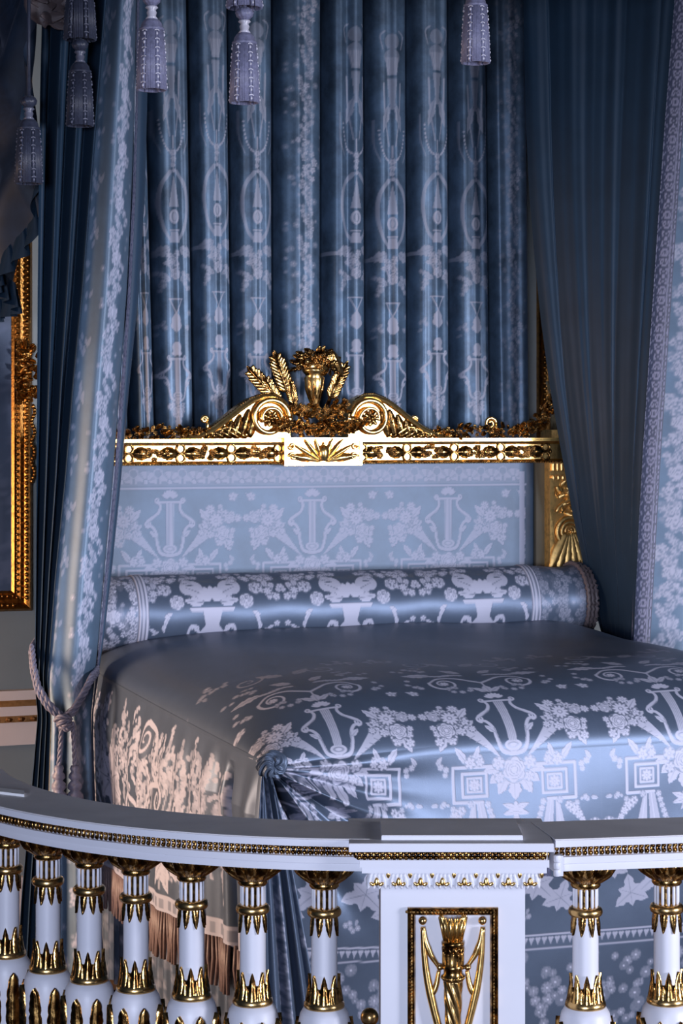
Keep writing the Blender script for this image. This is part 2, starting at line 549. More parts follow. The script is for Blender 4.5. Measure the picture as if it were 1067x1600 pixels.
def lyre(c, s=1.0, x0=0.0, y0=0.0, strings=True):
    """a lyre standing on (x0, y0), 0.23 m tall at s = 1"""
    T = lambda pts: [(x0 + x * s, y0 + y * s) for x, y in pts]
    for m in (1, -1):
        M = lambda pts: T([(m * x, y) for x, y in pts])
        c.curve(M([(0.0, 0.004), (0.034, 0.014), (0.047, 0.05), (0.052, 0.085), (0.066, 0.108), (0.082, 0.112)]), 0.013 * s, 0.009 * s, 0.8)
        c.spiral(x0 + m * 0.080 * s, y0 + 0.119 * s, 0.013 * s, 1.3, -PI / 2, 0.007 * s, 0.004 * s, m, 0.85)
        c.curve(M([(0.082, 0.128), (0.066, 0.140), (0.046, 0.155), (0.036, 0.178), (0.043, 0.200)]), 0.013 * s, 0.008 * s, 0.8)
        c.curve(M([(0.080, 0.124), (0.062, 0.136), (0.044, 0.152)]), 0.002 * s, val=0.3)
        c.spiral(x0 + m * 0.046 * s, y0 + 0.203 * s, 0.010 * s, 1.2, -PI / 2, 0.006 * s, 0.003 * s, m, 0.85)
        c.leaf(x0 + m * 0.05 * s, y0 + 0.07 * s, 0.036 * s, PI / 2 - m * 0.8, 0.4, 0.8, 2)
        c.curve(M([(0.010, 0.010), (0.034, 0.022), (0.044, 0.055), (0.049, 0.085)]), 0.0022 * s, val=0.35)
    c.stroke(T([(-0.04, 0.196), (0.04, 0.196)]), 0.009 * s, val=0.8)
    c.ell(x0, y0 + 0.028 * s, 0.026 * s, 0.016 * s, 0, 0.8)
    c.ell(x0, y0 + 0.028 * s, 0.018 * s, 0.009 * s, 0, 0.4)
    c.ell(x0, y0 + 0.028 * s, 0.010 * s, 0.005 * s, 0, 0.85)
    if strings:
        c.poly(T([(-0.015, 0.19), (0.015, 0.19), (0.013, 0.04), (-0.013, 0.04)]), 0.42)
        for k in range(5):
            xx = -0.012 + 0.006 * k
            c.stroke(T([(xx, 0.192), (xx * 0.85, 0.04)]), 0.0024 * s, val=0.9)
    for k in range(7):                                              # shell
        a = PI / 2 + (k - 3) * 0.36
        c.ell(x0 + 0.020 * s * math.cos(a), y0 + (0.208 + 0.020 * math.sin(a)) * s, 0.013 * s, 0.0058 * s, a, 0.85)


rg = random.Random(3)
# --- the damask with lyres: one repeat is 0.54 m wide, (0, 0) is the foot of the lyre
LY = Cv(-0.27, 0.27, -0.86, 0.80, 800)
c = LY
c.mir = True
# laurel sprays and scrolls above
c.curve([(0.0, 0.315), (0.03, 0.335), (0.07, 0.362), (0.12, 0.366), (0.157, 0.335)], 0.010, 0.008, 0.7)
c.spiral(0.115, 0.322, 0.045, 1.5, 0.3, 0.010, 0.004, -1, 0.75)
c.flower(0.115, 0.322, 0.014, 7)
for k in range(9):
    c.leaf(0.03 + 0.014 * k, 0.385 + 0.004 * math.sin(k), 0.028, 0.4 + 0.05 * k, 0.4, 0.65)
c.leaf(0.13, 0.40, 0.09, 0.1, 0.35, 0.65, 4)
c.leaf(0.03, 0.41, 0.07, 0.7, 0.4, 0.6, 3)
c.bunch(0.09, 0.275, 0.045, 0.018, 9, 0.007, 0.011, rg, 0.6)
c.bunch(0.21, 0.33, 0.035, 0.035, 8, 0.007, 0.011, rg, 0.65)
c.bunch(0.17, 0.47, 0.06, 0.03, 9, 0.008, 0.012, rg, 0.5)
c.spiral(0.12, 0.56, 0.05, 1.4, 2.5, 0.009, 0.004, 1, 0.5)
c.leaf(0.02, 0.52, 0.1, 0.9, 0.4, 0.5, 4)
c.bunch(0.2, 0.66, 0.05, 0.05, 12, 0.009, 0.013, rg, 0.5)
c.flower(0.235, 0.262, 0.016, 5, 0.2)                                # paired butterflies
c.leaf(0.235, 0.262, 0.026, 0.5, 0.4, 0.8)
# horns and bouquets
c.poly([(0.028, -0.022), (0.046, -0.004), (0.150, 0.070), (0.118, 0.098)], 0.72)
for q in np.linspace(0.15, 0.85, 5):
    c.stroke([(0.037 + q * 0.08 + 0.012 * q, -0.012 + q * 0.085), (0.046 + q * 0.1, -0.004 + q * 0.066)], 0.0025, val=0.35)
c.ell(0.134, 0.085, 0.026, 0.009, -0.72, 0.9)
c.bunch(0.168, 0.100, 0.060, 0.045, 16, 0.011, 0.017, rg)
c.bunch(0.185, 0.155, 0.045, 0.030, 9, 0.009, 0.014, rg)
c.bunch(0.20, 0.115, 0.058, 0.075, 24, 0.010, 0.015, rg)
c.bunch(0.12, -0.012, 0.05, 0.012, 8, 0.008, 0.012, rg, 0.8)
c.flower(0.172, 0.128, 0.027, 11, 0.1, 0.9)
c.rose(0.196, 0.082, 0.027, 0.9)
c.flower(0.150, 0.168, 0.017, 8, 0.4, 0.9)
c.rose(0.222, 0.135, 0.019)
c.leaf(0.145, 0.13, 0.055, 2.3, 0.45, 0.85, 3)
c.leaf(0.205, 0.06, 0.05, -1.1, 0.45, 0.8, 3)
c.flower(0.225, 0.045, 0.014, 6)
# key-pattern brackets
BR = [(0.045, -0.030), (0.192, -0.030), (0.192, -0.125), (0.092, -0.125), (0.092, -0.052), (0.165, -0.052), (0.165, -0.100), (0.115, -0.100), (0.115, -0.072), (0.142, -0.072), (0.142, -0.086)]
c.stroke([(0.045, -0.030), (0.188, -0.030), (0.188, -0.128), (0.100, -0.128)], 0.0080, val=0.82)
c.stroke([(0.086, -0.048), (0.160, -0.048), (0.160, -0.112), (0.086, -0.112), (0.086, -0.048)], 0.0075, val=0.82)
c.stroke([(0.102, -0.061), (0.144, -0.061), (0.144, -0.099), (0.102, -0.099), (0.102, -0.061)], 0.006, val=0.82)
c.flower(0.123, -0.080, 0.017, 8, 0, 0.9)
c.flower(0.135, -0.018, 0.017, 6, 0.3, 0.9)
c.flower(0.105, -0.016, 0.013, 6, 0.1, 0.85)
c.leaf(0.15, -0.012, 0.05, 0.9, 0.4, 0.8, 2)
c.leaf(0.12, -0.008, 0.04, 1.9, 0.4, 0.8, 2)
c.bunch(0.225, -0.035, 0.02, 0.028, 5, 0.008, 0.011, rg, 0.7)
# ribbons, bee garlands
c.poly([(0.098, -0.13), (0.118, -0.13), (0.110, -0.27), (0.068, -0.262)], 0.55)
c.poly([(0.122, -0.13), (0.134, -0.13), (0.165, -0.262), (0.124, -0.27)], 0.62)
c.stroke([(0.11, -0.13), (0.09, -0.262)], 0.003, val=0.85)
c.stroke([(0.128, -0.13), (0.145, -0.262)], 0.003, val=0.85)
for k in range(11):
    q = k / 10
    c.flower(0.165 + 0.105 * q, -0.150 - 0.075 * q ** 0.7 + 0.01 * math.sin(9 * q), 0.012 + 0.003 * math.sin(k), 6, k)
    c.flower(0.03 + 0.055 * q, -0.255 + 0.12 * q ** 1.5, 0.009, 5, k, 0.7)
c.bunch(0.215, -0.245, 0.055, 0.025, 14, 0.009, 0.014, rg, 0.7)
c.bunch(0.19, -0.135, 0.06, 0.012, 6, 0.007, 0.010, rg, 0.6)
# ivy clusters and hem band with flowers below
for (ix, iy, L) in ((0.08, -0.38, 0.075), (0.16, -0.43, 0.06), (0.22, -0.35, 0.05)):
    for k in range(6):
        c.leaf(ix, iy, L * (0.7 + 0.3 * (k % 2)), 0.3 + k * 1.05, 0.55, 0.6, 2)
c.bunch(0.05, -0.47, 0.03, 0.02, 6, 0.006, 0.009, rg, 0.5)
c.mir = False
for k in range(7):                                                  # rose cluster under the lyre
    a = PI * (0.05 + 0.9 * k / 6)
    c.leaf(0.045 * math.cos(a), -0.03 - 0.03 * math.sin(a), 0.05, -a, 0.55, 0.8, 2)
c.leaf(0, -0.075, 0.052, -PI / 2, 0.7, 0.88, 3)
c.leaf(0.03, -0.07, 0.045, -PI / 2 + 0.5, 0.6, 0.85, 3)
c.leaf(-0.03, -0.07, 0.045, -PI / 2 - 0.5, 0.6, 0.85, 3)
c.rose(0, -0.042, 0.036, 0.92)
c.flower(-0.048, -0.022, 0.019, 6)
c.flower(0.048, -0.022, 0.019, 6)
c.flower(-0.046, -0.062, 0.015, 6)
c.flower(0.046, -0.062, 0.015, 6)
lyre(c)
c.leaf(0, 0.245, 0.05, PI / 2, 0.6, 0.7, 2)
c.leaf(0.006, 0.25, 0.05, 0.7, 0.4, 0.7, 2)
c.leaf(-0.006, 0.25, 0.05, PI - 0.7, 0.4, 0.7, 2)
c.stroke([(0, 0.29), (0, 0.32)], 0.006, val=0.7)
# bee
for s_ in (1, -1):
    c.leaf(0, -0.150, 0.042, PI / 2 - s_ * 1.25, 0.4, 0.85)
    c.leaf(0, -0.158, 0.040, PI / 2 - s_ * 1.75, 0.4, 0.8)
    c.leaf(0, -0.170, 0.022, PI / 2 - s_ * 2.5, 0.3, 0.7)
c.ell(0, -0.160, 0.008, 0.020, 0, 0.9)
c.ell(0, -0.137, 0.006, val=0.9)
for yy in (-0.158, -0.165, -0.172):
    c.stroke([(-0.008, yy), (0.008, yy)], 0.0022, val=0.3)
# hem band
c.poly([(-0.271, -0.535), (0.271, -0.535), (0.271, -0.541), (-0.271, -0.541)], 0.6)
c.poly([(-0.271, -0.577), (0.271, -0.577), (0.271, -0.582), (-0.271, -0.582)], 0.6)
for k in range(27):
    x_ = -0.26 + 0.02 * k
    c.poly([(x_ - 0.009, -0.546), (x_ + 0.009, -0.546), (x_, -0.570)], 0.55)
    c.ell(x_ - 0.004, -0.550, 0.0045, val=0.65)
    c.ell(x_ + 0.004, -0.550, 0.0045, val=0.65)
for k in range(90):
    c.flower(rg.uniform(-0.27, 0.27), rg.uniform(-0.84, -0.60), rg.uniform(0.010, 0.019), rg.choice((5, 6, 8)), rg.random(), rg.uniform(0.2, 0.5))
c.stroke([(0.2695, -0.53), (0.2695, 0.3)], 0.0016, val=0.02)

# --- hanging behind the headboard: one pleat is 0.165 m wide; y is the height
DR = Cv(-0.0825, 0.0825, 1.75, 3.65, 620, wrapx=False)
c = DR


def drape_column(c, xo):
    # urn at the top
    for y_, r_ in ((3.36, 0.030), (3.30, 0.034)):
        c.ell(xo, y_, r_, 0.03, 0, 0.35)
    c.poly([(xo - 0.03, 3.30), (xo + 0.03, 3.30), (xo + 0.018, 3.23), (xo - 0.018, 3.23)], 0.5)
    for k in range(5):
        c.stroke([(xo - 0.022 + 0.011 * k, 3.30), (xo - 0.014 + 0.007 * k, 3.24)], 0.003, val=0.8)
    c.poly([(xo - 0.02, 3.22), (xo + 0.02, 3.22), (xo + 0.007, 3.10), (xo - 0.007, 3.10)], 0.45)
    for s_ in (1, -1):
        c.curve([(xo + s_ * 0.030, 3.40), (xo + s_ * 0.05, 3.38), (xo + s_ * 0.04, 3.33)], 0.007, 0.004, 0.5)
        c.curve([(xo + s_ * 0.036, 3.20), (xo + s_ * 0.030, 3.08), (xo + s_ * 0.012, 2.96)], 0.008, 0.004, 0.6)
        c.leaf(xo + s_ * 0.012, 3.12, 0.11, -PI / 2 + s_ * 0.25, 0.22, 0.55, 3)
        for k in range(12):                                          # strings of beads
            q = k / 11
            c.ell(xo + s_ * (0.056 - 0.05 * q ** 1.6), 3.02 - 0.115 * math.sin(q * PI / 2), 0.0042, val=0.85)
        c.curve([(xo + s_ * 0.072, 3.06), (xo + s_ * 0.070, 2.96), (xo + s_ * 0.05, 2.90)], 0.005, 0.004, 0.4)
        c.curve([(xo + s_ * 0.014, 2.83), (xo + s_ * 0.052, 2.78), (xo + s_ * 0.062, 2.70), (xo + s_ * 0.045, 2.62), (xo + s_ * 0.014, 2.575)], 0.016, 0.012, 0.5)
        c.leaf(xo + s_ * 0.02, 2.55, 0.075, -PI / 2 + s_ * 1.2, 0.5, 0.55, 3)
        c.leaf(xo + s_ * 0.02, 2.43, 0.06, PI / 2 - s_ * 1.1, 0.4, 0.55, 3)
        c.stroke([(xo + s_ * 0.026, 2.36), (xo, 2.31)], 0.0045, val=0.75)
        c.bunch(xo + s_ * 0.058, 2.43, 0.02, 0.045, 7, 0.007, 0.012, rg, 0.6)
        c.bunch(xo + s_ * 0.062, 2.27, 0.014, 0.05, 5, 0.007, 0.012, rg, 0.45)
        c.leaf(xo, 1.86, 0.05, -PI / 2 + s_ * 0.8, 0.5, 0.6, 2)
    c.stroke([(xo, 2.96), (xo, 2.84)], 0.006, 0.003, 0.85)
    for k in range(4):
        c.flower(xo + 0.006 * math.sin(k * 3), 2.90 - 0.022 * k, 0.014 - 0.002 * k, 6, k)
    c.poly([(xo, 2.82), (xo + 0.022, 2.70), (xo - 0.022, 2.70)], 0.6)
    c.ell(xo, 2.665, 0.021, 0.026, 0, 0.9)
    c.ell(xo, 2.665, 0.012, 0.018, 0, 0.35)
    c.ell(xo, 2.665, 0.006, 0.016, 0, 0.9)
    c.stroke([(xo - 0.018, 2.615), (xo + 0.018, 2.615)], 0.008, val=0.75)
    c.poly([(xo - 0.016, 2.61), (xo + 0.016, 2.61), (xo + 0.022, 2.57), (xo - 0.022, 2.57)], 0.7)
    c.bunch(xo, 2.50, 0.042, 0.04, 12, 0.010, 0.016, rg, 0.75)
    c.rose(xo, 2.455, 0.022, 0.9)
    c.stroke([(xo - 0.03, 2.362), (xo + 0.03, 2.362)], 0.006, val=0.7)
    c.leaf(xo, 2.24, 0.075, PI / 2, 0.6, 0.8, 2)
    c.ell(xo, 2.185, 0.020, val=0.8)
    lyre(c, 0.80, xo, 1.985)
    c.bunch(xo, 1.965, 0.040, 0.022, 10, 0.009, 0.014, rg, 0.85)
    c.rose(xo, 1.945, 0.026, 0.9)
    c.leaf(xo, 1.925, 0.04, -PI / 2, 0.7, 0.8, 2)
    c.bunch(xo, 1.83, 0.05, 0.02, 7, 0.007, 0.01, rg, 0.45)


drape_column(DR, 0.0)
GD = Cv(-0.0825, 0.0825, 0.0, 0.60, 620, wrapx=False, wrapy=True)     # a pleat with a chain of blossoms
for k in range(70):
    y_ = 0.6 * k / 70
    x_ = 0.012 + 0.012 * math.sin(2 * PI * y_ / 0.2)
    GD.flower(x_ + rg.uniform(-0.022, 0.022), y_, rg.uniform(0.008, 0.014), 5, rg.random(), rg.uniform(0.55, 0.95))
for k in range(45):
    GD.flower(rg.uniform(-0.08, 0.08), rg.uniform(0, 0.6), rg.uniform(0.006, 0.012), 5, 0, rg.uniform(0.2, 0.45))

# --- border of the bed curtains: garland of blossoms 0.10 m wide
GR = Cv(-0.16, 0.16, 0.0, 0.54, 800, wrapx=False, wrapy=True)
for k in range(26):
    GR.flower(rg.uniform(-0.16, 0.16), rg.uniform(0, 0.54), rg.uniform(0.006, 0.012), 5, 0, rg.uniform(0.15, 0.4))
for k in range(150):
    y_ = 0.54 * k / 150
    cx_ = 0.014 * math.sin(2 * PI * y_ / 0.18)
    wd_ = 0.026 + 0.014 * math.sin(2 * PI * y_ / 0.18 + 1.0)
    GR.flower(cx_ + rg.uniform(-wd_, wd_), y_, rg.uniform(0.008, 0.013), rg.choice((5, 5, 6)), rg.random(), rg.uniform(0.7, 1.0))
for k in range(3):
    GR.rose(0.014 * math.sin(2 * PI * (0.09 + 0.18 * k) / 0.18), 0.09 + 0.18 * k, 0.026, 0.95)
for k in range(40):
    GR.leaf(rg.choice((-0.11, 0.11)) + rg.uniform(-0.02, 0.02), rg.uniform(0, 0.54), 0.03, PI / 2 + rg.uniform(-0.5, 0.5), 0.4, 0.4)

# --- bolster: urns with palmettes, 0.51 m repeat; y = arc length above the front centre line
BO = Cv(-0.255, 0.255, -0.22, 0.30, 700)
c = BO
c.mir = True
c.curve([(0.034, -0.02), (0.072, 0.02), (0.085, -0.02), (0.060, -0.06)], 0.012, 0.007, 0.75)
c.spiral(0.058, 0.008, 0.014, 1.2, 0, 0.006, 0.003, 1, 0.8)
c.spiral(0.160, -0.085, 0.062, 1.2, PI, 0.009, 0.006, -1, 0.7)
c.flower(0.160, -0.085, 0.02, 8)
c.spiral(0.075, 0.155, 0.040, 1.3, PI * 1.2, 0.024, 0.012, -1, 0.72)
c.leaf(0.02, 0.125, 0.09, 0.5, 0.5, 0.75, 3)
c.rose(0.125, 0.105, 0.026, 0.85)
c.rose(0.165, 0.155, 0.026, 0.8)
for k in range(5):
    c.leaf(0.145 + 0.008 * k, 0.065 - 0.01 * k, 0.03, -0.4 - 0.35 * k, 0.4, 0.8)
c.bunch(0.21, 0.16, 0.045, 0.06, 22, 0.010, 0.016, rg, 0.8)
c.bunch(0.2, 0.21, 0.05, 0.03, 12, 0.011, 0.017, rg, 0.8)
c.bunch(0.10, 0.215, 0.06, 0.03, 16, 0.011, 0.016, rg, 0.75)
c.leaf(0.19, 0.005, 0.03, -0.6, 0.4, 0.75)
c.leaf(0.2, 0.0, 0.03, 0.5, 0.4, 0.75)
c.flower(0.235, 0.02, 0.011, 5)
c.mir = False
c.poly([(-0.082, 0.082), (0.082, 0.082), (0.074, 0.070), (-0.074, 0.070)], 0.85)
c.poly([(-0.034, 0.070), (0.034, 0.070), (0.024, 0.020), (0.050, -0.012), (-0.050, -0.012), (-0.024, 0.020)], 0.75)
c.poly([(-0.088, -0.015), (0.088, -0.015), (0.082, -0.032), (-0.082, -0.032)], 0.85)
c.poly([(-0.080, -0.034), (0.080, -0.034), (0.055, -0.095), (-0.055, -0.095)], 0.6)
for k in range(11):
    x_ = -0.068 + 0.0136 * k
    c.ell(x_ * 0.92, -0.064, 0.0052, 0.026, x_ * 1.5, 0.9)
c.poly([(-0.045, -0.097), (0.045, -0.097), (0.03, -0.14), (-0.03, -0.14)], 0.75)
for k in range(7):
    a = PI / 2 + (k - 3) * 0.42
    c.ell(0.03 * math.cos(a), 0.108 + 0.032 * math.sin(a), 0.026, 0.011, a, 0.85)
c.leaf(0.03, 0.10, 0.07, 0.15, 0.45, 0.8, 3)
c.leaf(-0.03, 0.10, 0.07, PI - 0.15, 0.45, 0.8, 3)

# --- side of the coverlet: tall plumes of blossom, scrolls and acanthus; x runs along the bed from the head, y downwards from the seam
SDC = Cv(0.0, 1.95, -0.75, 0.05, 520, wrapx=False)
c = SDC
for k in range(80):
    x_ = 0.95 - 0.0 + rg.uniform(-0.35, 0.75)
    x_ = 0.30 + 1.40 * (k + rg.random()) / 80
    y0_, L_ = -rg.uniform(0.02, 0.20), rg.uniform(0.08, 0.34)
    w_ = rg.uniform(0.010, 0.030)
    for q in range(int(L_ / 0.010)):
        f = q * 0.010 / L_
        c.ell(x_ + rg.uniform(-w_, w_) * 0.8 + 0.01 * math.sin(9 * f + k), y0_ - f * L_, rg.uniform(0.005, 0.012), rg.uniform(0.006, 0.013), 0, rg.uniform(0.45, 0.95))
for k in range(22):
    x_ = 0.25 + 1.4 * rg.random()
    c.stroke([(x_, -rg.uniform(0.05, 0.2)), (x_ + rg.uniform(-0.02, 0.02), -rg.uniform(0.35, 0.6))], 0.004, 0.010, rg.uniform(0.4, 0.8))
for (x_, y_, n_) in ((0.62, -0.30, 9), (1.25, -0.42, 8), (0.35, -0.45, 8)):
    for k in range(n_):
        a = 2 * PI * k / n_ + 0.3
        c.leaf(x_ + 0.02 * math.cos(a), y_ + 0.02 * math.sin(a), 0.10, a, 0.42, 0.95, 3)
for (x_, y_, r_, d_) in ((1.02, -0.10, 0.055, 1), (1.18, -0.26, 0.05, -1), (0.85, -0.36, 0.06, 1), (1.45, -0.30, 0.05, 1)):
    c.ell(x_, y_, r_ * 1.15, val=0.05)
    c.spiral(x_, y_, r_, 1.5, PI / 2, 0.016, 0.006, d_, 0.95)
    c.curve([(x_, y_ + r_), (x_ + 0.10 * d_, y_ + 0.3 * r_), (x_ + 0.14 * d_, y_ - 0.12)], 0.020, 0.008, 0.9)
for k in range(14):
    c.ell(0.98 + 0.004 * math.sin(k), -0.22 - 0.014 * k, 0.030, 0.006, 0.3, 0.95)


# ================================================================== THE SETTING
def slab(name, x0, x1, y0, y1, z0, z1, mat, xf=Lw):
    b = MB(); b.box(x0, x1, y0, y1, z0, z1)
    return tag(b.build(name, mat, xf=xf, smooth=False), kind='structure')


WALL_Y = 0.42                                                       # the wall behind the bed, in bed coordinates
slab('floor', -3.4, 4.2, -8.6, 0.7, -0.12, 0.0, FLOORM)
slab('ceiling', -3.4, 4.2, -8.6, 0.7, 4.9, 5.0, WALLP)
slab('wall_back', -3.4, 4.2, WALL_Y, WALL_Y + 0.2, 0.0, 4.9, WALLP)

# mouldings along the wall
b = MB(); b.box(-3.3, 4.2, WALL_Y - 0.045, WALL_Y, 0.86, 0.895); b.box(-3.3, 4.2, WALL_Y - 0.030, WALL_Y, 0.80, 0.835); b.box(-3.3, 4.2, WALL_Y - 0.02, WALL_Y, 0.69, 0.775)
tag(b.build('trim_1', TRIMP, xf=Lw, smooth=False), kind='structure')
b = MB(); b.box(-3.3, 4.2, WALL_Y - 0.032, WALL_Y, 0.835, 0.86); b.box(-3.3, 4.2, WALL_Y - 0.024, WALL_Y, 0.775, 0.80)
for k in range(160):
    b.ell((-3.25 + 0.046 * k, WALL_Y - 0.026, 0.785), (0.014, 0.008, 0.009), 8, 5)
tag(b.build('trim_2', TRIMB, xf=Lw, smooth=False), kind='structure')
slab('baseboard_back', -3.3, 4.2, WALL_Y - 0.03, WALL_Y, 0.0, 0.2, TRIMP)

# silk panels on the wall in carved gilt frames
SL, ZB = loc_at(48, 953, WALL_Y)
SR, _ = loc_at(838, 500, WALL_Y)
Z_PB = ZB


def wall_panel(x0, x1, label):
    yf = WALL_Y
    t = empty('wall_panel', tuple(Lw([(x0 + x1) / 2, yf, Z_PB])), label, 'wall panel', 'gilt framed silk wall panels')
    n, m = 60, 160
    xs, zs = np.linspace(x0, x1, n), np.linspace(Z_PB, 3.75, m)
    X, Z = np.meshgrid(xs, zs)
    mb = MB()
    mb.grid(np.stack([X, 0 * X + yf - 0.012, Z], -1), pat=0.8 * LY.at(X, np.mod(Z - 1.0, 1.0) - 0.4))
    mb.grid(np.stack([X[::-1], 0 * X + yf - 0.001, Z[::-1]], -1))
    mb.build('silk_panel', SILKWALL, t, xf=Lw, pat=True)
    wd = 0.075
    prof = [(0, 0.0), (0, 0.030), (0.010, 0.042), (0.022, 0.036), (0.030, 0.026), (0.044, 0.030), (0.058, 0.020), (0.066, 0.024), (wd, 0.014), (wd, 0)]
    fb = MB()
    for (ax, az, bx, bz) in ((x0, Z_PB, x1, Z_PB), (x1, Z_PB, x1, 3.75), (x1, 3.75, x0, 3.75), (x0, 3.75, x0, Z_PB)):
        d = np.array([bx - ax, bz - az], float); Ls = np.hypot(*d); d /= Ls
        inn = np.array([-d[1], d[0]])
        G = []
        for e, (px, pz) in ((0, (ax, az)), (1, (bx, bz))):
            G.append([(px + inn[0] * o + d[0] * (o if e == 0 else -o), yf - h, pz + inn[1] * o + d[1] * (o if e == 0 else -o)) for o, h in prof])
        fb.grid(np.array(G))
    fb.build('frame', OLDGOLD, t, xf=Lw, sharp=40)
    ob = MB()
    for (ax, az, bx, bz) in ((x0, Z_PB, x1, Z_PB), (x1, Z_PB, x1, 3.75), (x0, 3.75, x0, Z_PB)):
        d = np.array([bx - ax, bz - az], float); Ls = np.hypot(*d); d /= Ls
        inn = np.array([-d[1], d[0]])
        k = int(Ls / 0.022)
        for i in range(k):
            p = np.array([ax, az]) + d * (0.05 + (Ls - 0.1) * i / k) + inn * 0.022
            ob.ell((p[0], yf - 0.036, p[1]), (0.009, 0.008, 0.009), 6, 5)
            p = p + inn * 0.034
            ob.ell((p[0], yf - 0.026, p[1]), (0.006, 0.006, 0.006), 6, 4)
    ob.build('bead_carving', OLDGOLD, t, xf=Lw)
    return t


PL = wall_panel(SL - 1.5, SL, 'blue silk wall panel in a gilt frame seen left of the left bed curtain')
PR = wall_panel(SR, SR + 1.5, 'blue silk wall panel in a gilt frame, its edge showing beside the right bed curtain')
# carved clasp on the frame's side, left of the bed
ob = MB()
sx, sz = loc_at(40, 585, WALL_Y)
for k in range(46):
    a = rnd.uniform(-1, 1)
    ob.leaf((sx + rnd.uniform(-0.03, 0.03), WALL_Y - 0.045, sz + a * 0.10), (rnd.uniform(-1, 1), -0.3, rnd.uniform(-1, 1)), (0, -1, 0.2), rnd.uniform(0.03, 0.05), 0.022, n=7, m=5, lobes=2)
for k in range(14):
    ob.ell((sx + rnd.uniform(-0.025, 0.025), WALL_Y - 0.055, sz + rnd.uniform(-0.09, 0.09)), 0.012, 8, 6)
for k in range(24):
    ob.ell((sx + 0.02 + 0.006 * math.sin(k), WALL_Y - 0.045, sz - 0.12 - 0.012 * k), (0.008, 0.008, 0.010), 6, 5)
ob.build('carved_clasp', OLDGOLD, PL, xf=Lw)

# ================================================================== THE BED
BED = empty('state_bed', tuple(Lw([0.02, -0.9, 0.0])), 'state bed with a gilded carved headboard topped by scrolls and a torch vase', 'bed')
RZ0, RZ1 = 1.735, 1.829                                             # headboard rail
SCR = 0.02                                                          # middle of the headboard
b = MB(); b.box(-0.70, 0.95, -1.78, -0.02, 0.16, 0.90); b.build('bedstead', OLIVE, BED, xf=Lw, smooth=False)
b = MB()
for sx_ in (-0.60, 0.85):
    for sy_ in (-1.68, -0.1):
        b = MB()
        b.lathe([(0.0, 0), (0.04, 0), (0.05, 0.05), (0.035, 0.10), (0.05, 0.14), (0.05, 0.17), (0, 0.17)], (sx_, sy_, 0.0), 16)
        b.build('foot', OLIVE, BED, xf=Lw)
# padded headboard panel in lyre damask
n, m = 420, 170
xs, zs = np.linspace(-0.90, 0.90, n), np.linspace(1.10, RZ0 + 0.01, m)
X, Z = np.meshgrid(xs, zs)
Y = -0.028 + 0.0 * X + 0.018 * np.clip((np.abs(X) - 0.84) / 0.06, 0, 1) ** 2
pt = LY.at(X - 0.0, Z - 1.405) * (np.abs(X) < 0.86) * (Z < 1.648)
pt = np.where((LY.at(X, Z - 1.405) > 0) & (Z - 1.405 > 0.262), 0.0, pt)
xb = np.mod(X + 0.045, 0.09) - 0.045
zb = Z - 1.692
ra, an = np.hypot(xb, (zb + 0.018)), np.arctan2(zb + 0.018, xb)
pal = np.where((ra < 0.040) & (ra > 0.012) & (an > -0.1) & (an < PI + 0.1), 0.35 + 0.5 * (np.cos(an * 7) > -0.3), 0)
pal = np.maximum(pal, np.where(np.hypot(xb, zb + 0.018) < 0.008, 0.9, 0))
pal = np.maximum(pal, np.where((np.abs(np.abs(xb) - 0.036) < 0.004) & (zb < 0.0) & (zb > -0.026), 0.7, 0))
pal = np.maximum(pal, np.where(np.abs(np.hypot(np.abs(xb) - 0.045, zb - 0.012) - 0.016) < 0.003, 0.6, 0))
pal = 0.18 + 0.6 * pal
pt = np.where((np.abs(Z - 1.618) < 0.024) & (np.abs(np.mod(X + 0.27, 0.54) - 0.27) > 0.205), np.maximum(pt, LY.at(X, Z - 1.618 + 0.262)), pt)
bandm = (Z > 1.658) & (np.abs(X) < 0.835)
pt = np.where(bandm, pal, pt)
pt = np.where((np.abs(Z - 1.653) < 0.004) & (np.abs(X) < 0.862), 0.75, pt)
pt = np.where((np.abs(np.abs(X) - 0.845) < 0.010) & (Z < 1.70), 0.7, pt)
pt = np.where((np.abs(X) > 0.862), 0.05, pt)
for bx_ in (-0.31, -0.235, 0.235, 0.31):
    pass
mb = MB(); mb.grid(np.stack([X, Y, Z], -1), pat=pt)
mb.grid(np.stack([X[::-1], 0 * X + 0.035, Z[::-1]], -1))
mb.build('headboard_panel', SILKPANEL, BED, xf=Lw, pat=True)
b = MB(); b.box(-0.955, -0.90, -0.035, 0.03, 0.5, RZ0); b.box(0.90, 0.955, -0.035, 0.03, 0.5, RZ0); b.box(-0.9, 0.9, -0.02, 0.04, 0.5, 1.12)
b.build('headboard_stile', OLIVE, BED, xf=Lw, smooth=False)

# rail: a gilded moulding running over the panel
prof = [(0.0, RZ0), (-0.072, RZ0), (-0.078, RZ0 + 0.004), (-0.072, RZ0 + 0.010), (-0.064, RZ0 + 0.014), (-0.064, RZ0 + 0.070), (-0.074, RZ0 + 0.074), (-0.080, RZ0 + 0.082), (-0.080, RZ1), (0.0, RZ1), (0.04, RZ1), (0.04, RZ0)]
b = MB(); b.sweep(prof[::-1], lambda t, o, z: np.stack([t + 0 * o, o, z], -1), np.linspace(-0.985, 1.12, 3))
b.build('headboard_rail', GOLD, BED, xf=Lw, sharp=30)
RAIL = bpy.data.objects['headboard_rail']
b = MB()
for k in range(210):                                                # rope edge below
    b.ell((-0.985 + 0.01 * k, -0.077, RZ0 + 0.003), (0.0045, 0.004, 0.004), 6, 4)
b.build('bead_edge', GOLDM, RAIL, xf=Lw)


